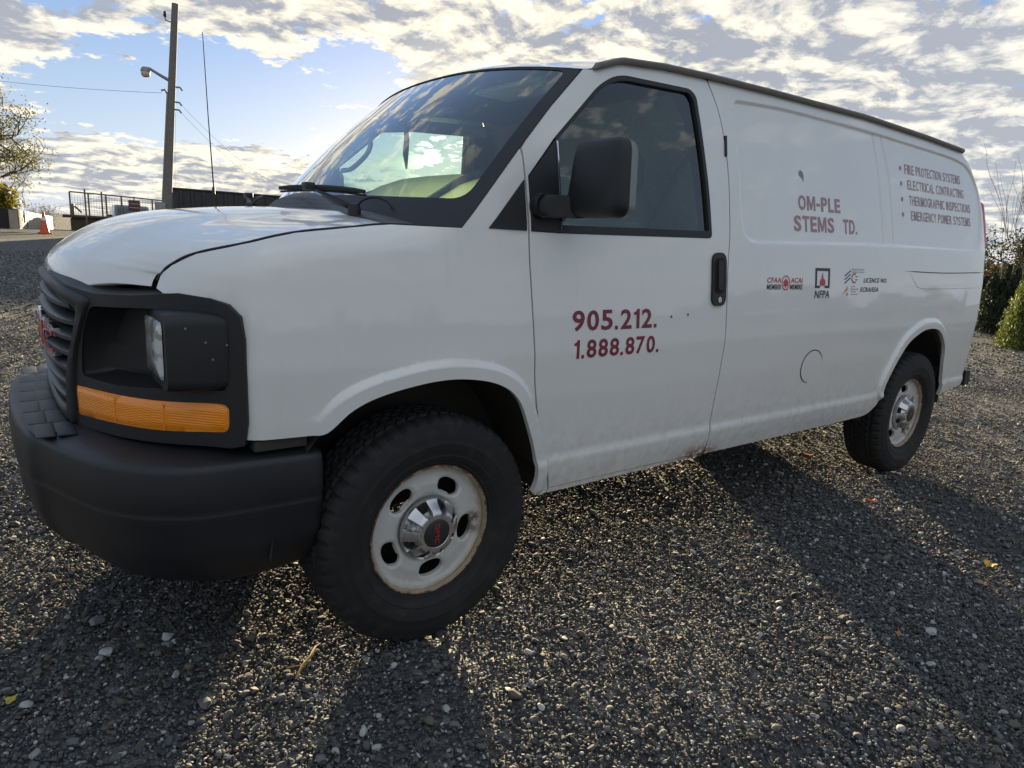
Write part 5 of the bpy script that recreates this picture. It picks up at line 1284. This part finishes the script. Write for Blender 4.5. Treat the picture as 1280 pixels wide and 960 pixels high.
# ---- foliage
def leaf_mat(name, cols, tr=.35, sc=2.5):
    m, t, b = new_mat(name); P = t.new('ShaderNodeTexCoord').outputs['Object']
    n = t.noise(P, sc, 4., .6); n2 = t.noise(P, sc*9, 2., .5)
    c = t.mix(t.smooth(n, .35, .65), cols[0]+(1,), cols[1]+(1,)); c = t.mix(t.smooth(n2, .55, .72), c, cols[2]+(1,))
    t.link(c, b.inputs['Base Color']); b.inputs['Roughness'].default_value = .65
    tl = t.new('ShaderNodeBsdfTranslucent'); t.link(c, tl.inputs[0]); mx = t.new('ShaderNodeMixShader'); mx.inputs[0].default_value = tr
    t.link(b.outputs[0], mx.inputs[1]); t.link(tl.outputs[0], mx.inputs[2]); t.link(mx.outputs[0], t.n['Material Output'].inputs[0]); return m
MT['lf_tree'] = leaf_mat('autumn_leaves', ((.13, .13, .028), (.22, .18, .03), (.08, .08, .028)), sc=.8)
MT['lf_yellow'] = leaf_mat('yellow_leaves', ((.26, .22, .03), (.15, .15, .03), (.30, .24, .05)), sc=1.2)
MT['lf_cedar'] = leaf_mat('cedar_sprays', ((.11, .14, .025), (.070, .10, .022), (.17, .18, .04)), .3, 4.)
MT['lf_dark'] = leaf_mat('dark_cedar_sprays', ((.030, .048, .020), (.018, .030, .014), (.06, .065, .025)), .2, 4.)
MT['lf_pine'] = leaf_mat('pine_needles', ((.050, .065, .028), (.028, .040, .020), (.09, .09, .04)), .2, 2.)
MT['lf_brown'] = leaf_mat('brown_brush', ((.14, .085, .04), (.09, .065, .035), (.20, .11, .05)), .25, 3.)
def leaves(name, C_, size, mat, par, asp=2., up=.0):
    n = len(C_); a = rng.normal(size=(n, 3)); a[:, 2] += up; a /= np.linalg.norm(a, axis=1)[:, None]
    b_ = np.cross(a, rng.normal(size=(n, 3))); b_ /= np.linalg.norm(b_, axis=1)[:, None]; s = size*rng.uniform(.6, 1.4, (n, 1))
    V = np.stack([C_-a*s*asp*.5, C_+b_*s*.5, C_+a*s*asp*.5, C_-b_*s*.5], 1).reshape(-1, 3)
    F = np.arange(4*n).reshape(-1, 4); return mk(name, V, F.tolist(), mat, par, smooth=False)
def branch_set(seed, h, spread, levels, n0, r0, droop=0., up=.6):
    r_ = np.random.default_rng(seed); segs, tips = [], []
    def grow(p, d, L, r, lv):
        pts = [p]; 
        for k in range(5):
            d = d+r_.normal(size=3)*.13+np.array((0, 0, .05*up-droop)); d /= np.linalg.norm(d); p = p+d*L/5; pts.append(p)
            if lv < levels and k >= 1:
                for _ in range(r_.integers(1, 3)):
                    s = np.cross(d, r_.normal(size=3)); s /= np.linalg.norm(s); nd = d*.55+s*spread+np.array((0, 0, .12)); grow(p, nd/np.linalg.norm(nd), L*r_.uniform(.45, .65), r*.5, lv+1)
        segs.append((np.array(pts), np.linspace(r, r*.35, 6)))
        if lv >= levels-1: tips.extend(pts[2:])
    for k in range(n0):
        a = 2*math.pi*k/n0+r_.uniform(-.4, .4); d = np.array((math.cos(a)*.35, math.sin(a)*.35, 1.)) if n0 > 1 else np.array((.08, 0, 1.)); grow(np.zeros(3), d/np.linalg.norm(d), h, r0, 0)
    return segs, np.array(tips)
def wood(name, segs, mat, par, n=5):
    V, F = [], []
    for pts, rr_ in segs:
        k0 = len(V); up = None
        for i in range(len(pts)):
            d = Vector(pts[min(i+1, len(pts)-1)]-pts[max(i-1, 0)]).normalized(); up = d.orthogonal().normalized() if up is None else (up-d*up.dot(d)).normalized(); s = d.cross(up)
            for k in range(n): V.append(pts[i]+np.array(up*math.cos(6.283*k/n)+s*math.sin(6.283*k/n))*rr_[i])
        for i in range(len(pts)-1):
            for k in range(n): F.append((k0+i*n+k, k0+i*n+(k+1) % n, k0+(i+1)*n+(k+1) % n, k0+(i+1)*n+k))
    return mk(name, V, F, mat, par)
def tree(name, x, y, seed, h, spread, levels, n0, r0, lmat, nl, lsize, jit, lab, cat, group=None, wmat='bark', droop=0.):
    e = empty(name, (x, y, float(H(x, y))-.1), lab, cat, group); segs, tips = branch_set(seed, h, spread, levels, n0, r0, droop); wood('trunk', segs, wmat, e)
    if nl:
        C_ = tips[rng.integers(0, len(tips), nl)]+rng.normal(size=(nl, 3))*jit; leaves('crown', C_, lsize, lmat, e)
    return e
tree('deciduous_tree', *at(90.7, 30.), 5, 3.1, 1.1, 3, 4, .10, 'lf_tree', 15000, .042, .18, 'leaning autumn tree with sparse olive leaves at the far left', 'tree')
tree('shrub', *at(89.7, 33.), 12, 1.0, .8, 2, 5, .03, 'lf_yellow', 1500, .10, .14, 'yellow-green shrub under the tree at the far left', 'shrub')
tree('shrub', *at(87.2, 44.), 14, 1.15, .7, 3, 5, .02, 'lf_brown', 120, .05, .1, 'bare twiggy shrub behind the low pale wall', 'shrub')
def cedar(x, y, h, w_, mat, lab, seed, n=22000, nm='cedar_shrub', s=.017):
    r_ = np.random.default_rng(seed); e = empty(nm, (x, y, float(H(x, y))-.05), lab, 'shrub', 'cedar hedge along the lot edge')
    C_, stems = [], []; K = 9
    for k in range(K):                                     # several leaders, each a ragged upright plume
        a0, d0 = r_.uniform(0, 6.283), w_*.62*math.sqrt(r_.random()); hx, hy = d0*math.cos(a0), d0*math.sin(a0)
        hk = h*r_.uniform(.72, 1.05)*(1-.25*(d0/w_)); wk = w_*r_.uniform(.30, .48); m_ = n//K
        t_ = r_.random(m_)**.9; a = r_.uniform(0, 6.283, m_); ph = r_.uniform(0, 6.28, 3)
        lump = 1+.30*np.sin(3*a+ph[0]+7*t_)*np.sin(13*t_+ph[1])+.18*np.sin(8*a+ph[2]+17*t_)
        rad = wk*np.clip(1.05-t_**1.5, 0, 1)**.8*lump*np.sqrt(r_.uniform(.2, 1.1, m_))
        C_.append(np.c_[hx*(1-.25*t_)+rad*np.cos(a), hy*(1-.25*t_)+rad*np.sin(a), hk*t_+.02])
        stems.append((np.array([(hx*.3, hy*.3, 0), (hx*.8, hy*.8, hk*.35), (hx*.8, hy*.8, hk*.95)]), np.array([.035, .022, .006])))
    leaves('crown', np.vstack(C_), s, mat, e, 3.0, up=1.8); wood('trunk', stems, 'bark', e)
CL = (('bright olive cedar shrub at the right edge, in front of the hedge', 14.6, 13.9, 1.50, .66, 'lf_cedar'), ('dark cedar shrub left of the bright one, beside the van tail', 16.9, 15.3, 1.25, .50, 'lf_dark'),
      ('dark low cedar shrub close behind the van tail lamp', 17.9, 16.2, 1.15, .50, 'lf_dark'), ('tall olive cedar shrub just past the right edge', 12.2, 13.6, 1.75, .70, 'lf_cedar'), ('dark cedar shrub farther behind the bright one', 15.4, 16.8, 1.30, .6, 'lf_dark'),
      ('cedar shrub hidden mostly behind the van tail', 19.5, 16.5, 1.3, .55, 'lf_dark'))
for k, (lab, az, d, h, w_, mt_) in enumerate(CL): cedar(*at(az, d), h, w_, mt_, lab, k+3)
tree('pine_tree', *at(15.9, 21.), 21, 1.25, .9, 3, 2, .06, 'lf_pine', 9000, .038, .10, 'spreading dark pine behind the cedar hedge at the right', 'tree')
tree('brush', *at(17.3, 21.5), 23, .75, .9, 2, 6, .02, 'lf_brown', 5000, .04, .12, 'rust-brown brush between the pine and the hedge', 'shrub')
tree('brush', *at(18.6, 22.5), 24, .85, .9, 2, 6, .02, 'lf_pine', 5000, .04, .13, 'dull green brush behind the van tail lamp', 'shrub')
tree('pine_tree', *at(13.6, 22.), 25, 1.35, .9, 3, 2, .06, 'lf_pine', 8000, .038, .10, 'pine at the right edge beyond the bright cedar', 'tree')
for k, (az, d, h, lab) in enumerate(((17.25, 19.5, 2.5, 'leftmost bare sapling rising behind the hedge'), (16.95, 19.8, 2.7, 'second bare sapling, close beside the leftmost one'), (16.2, 20., 2.2, 'short bare sapling in front of the pine'), (15.75, 19.5, 2.9, 'tallest bare sapling at the right edge'), (15.3, 20.2, 2.7, 'rightmost bare sapling over the cedar'))):
    x, y = at(az, d); e = empty('bare_sapling', (x, y, float(H(x, y))-.1), lab, 'sapling', 'bare saplings behind the hedge'); segs, _ = branch_set(50+k, h, .16, 1, 1, .013, up=2.2); wood('trunk', [segs[-1]], 'bark_pale', e); wood('twigs', segs[:-1], 'bark_pale', e)

# far wood on the other side of the lot, behind the viewpoint: it shows in the paintwork
n_t = 9000; ta = rng.uniform(R(190), R(345), n_t); tr = 52+6*rng.random(n_t); th = 2.6+.8*np.sin(9*ta)+.6*np.sin(23*ta+1)+.5*np.sin(51*ta)+.4*np.sin(117*ta)
C_ = np.c_[CAM.x+tr*np.cos(ta), CAM.y+tr*np.sin(ta), np.clip(th, .8, 9)*rng.random(n_t)**.7]
wd_ = leaves('far_wood', C_, .55, 'lf_dark', None, 1.5); wd_['kind'] = 'stuff'
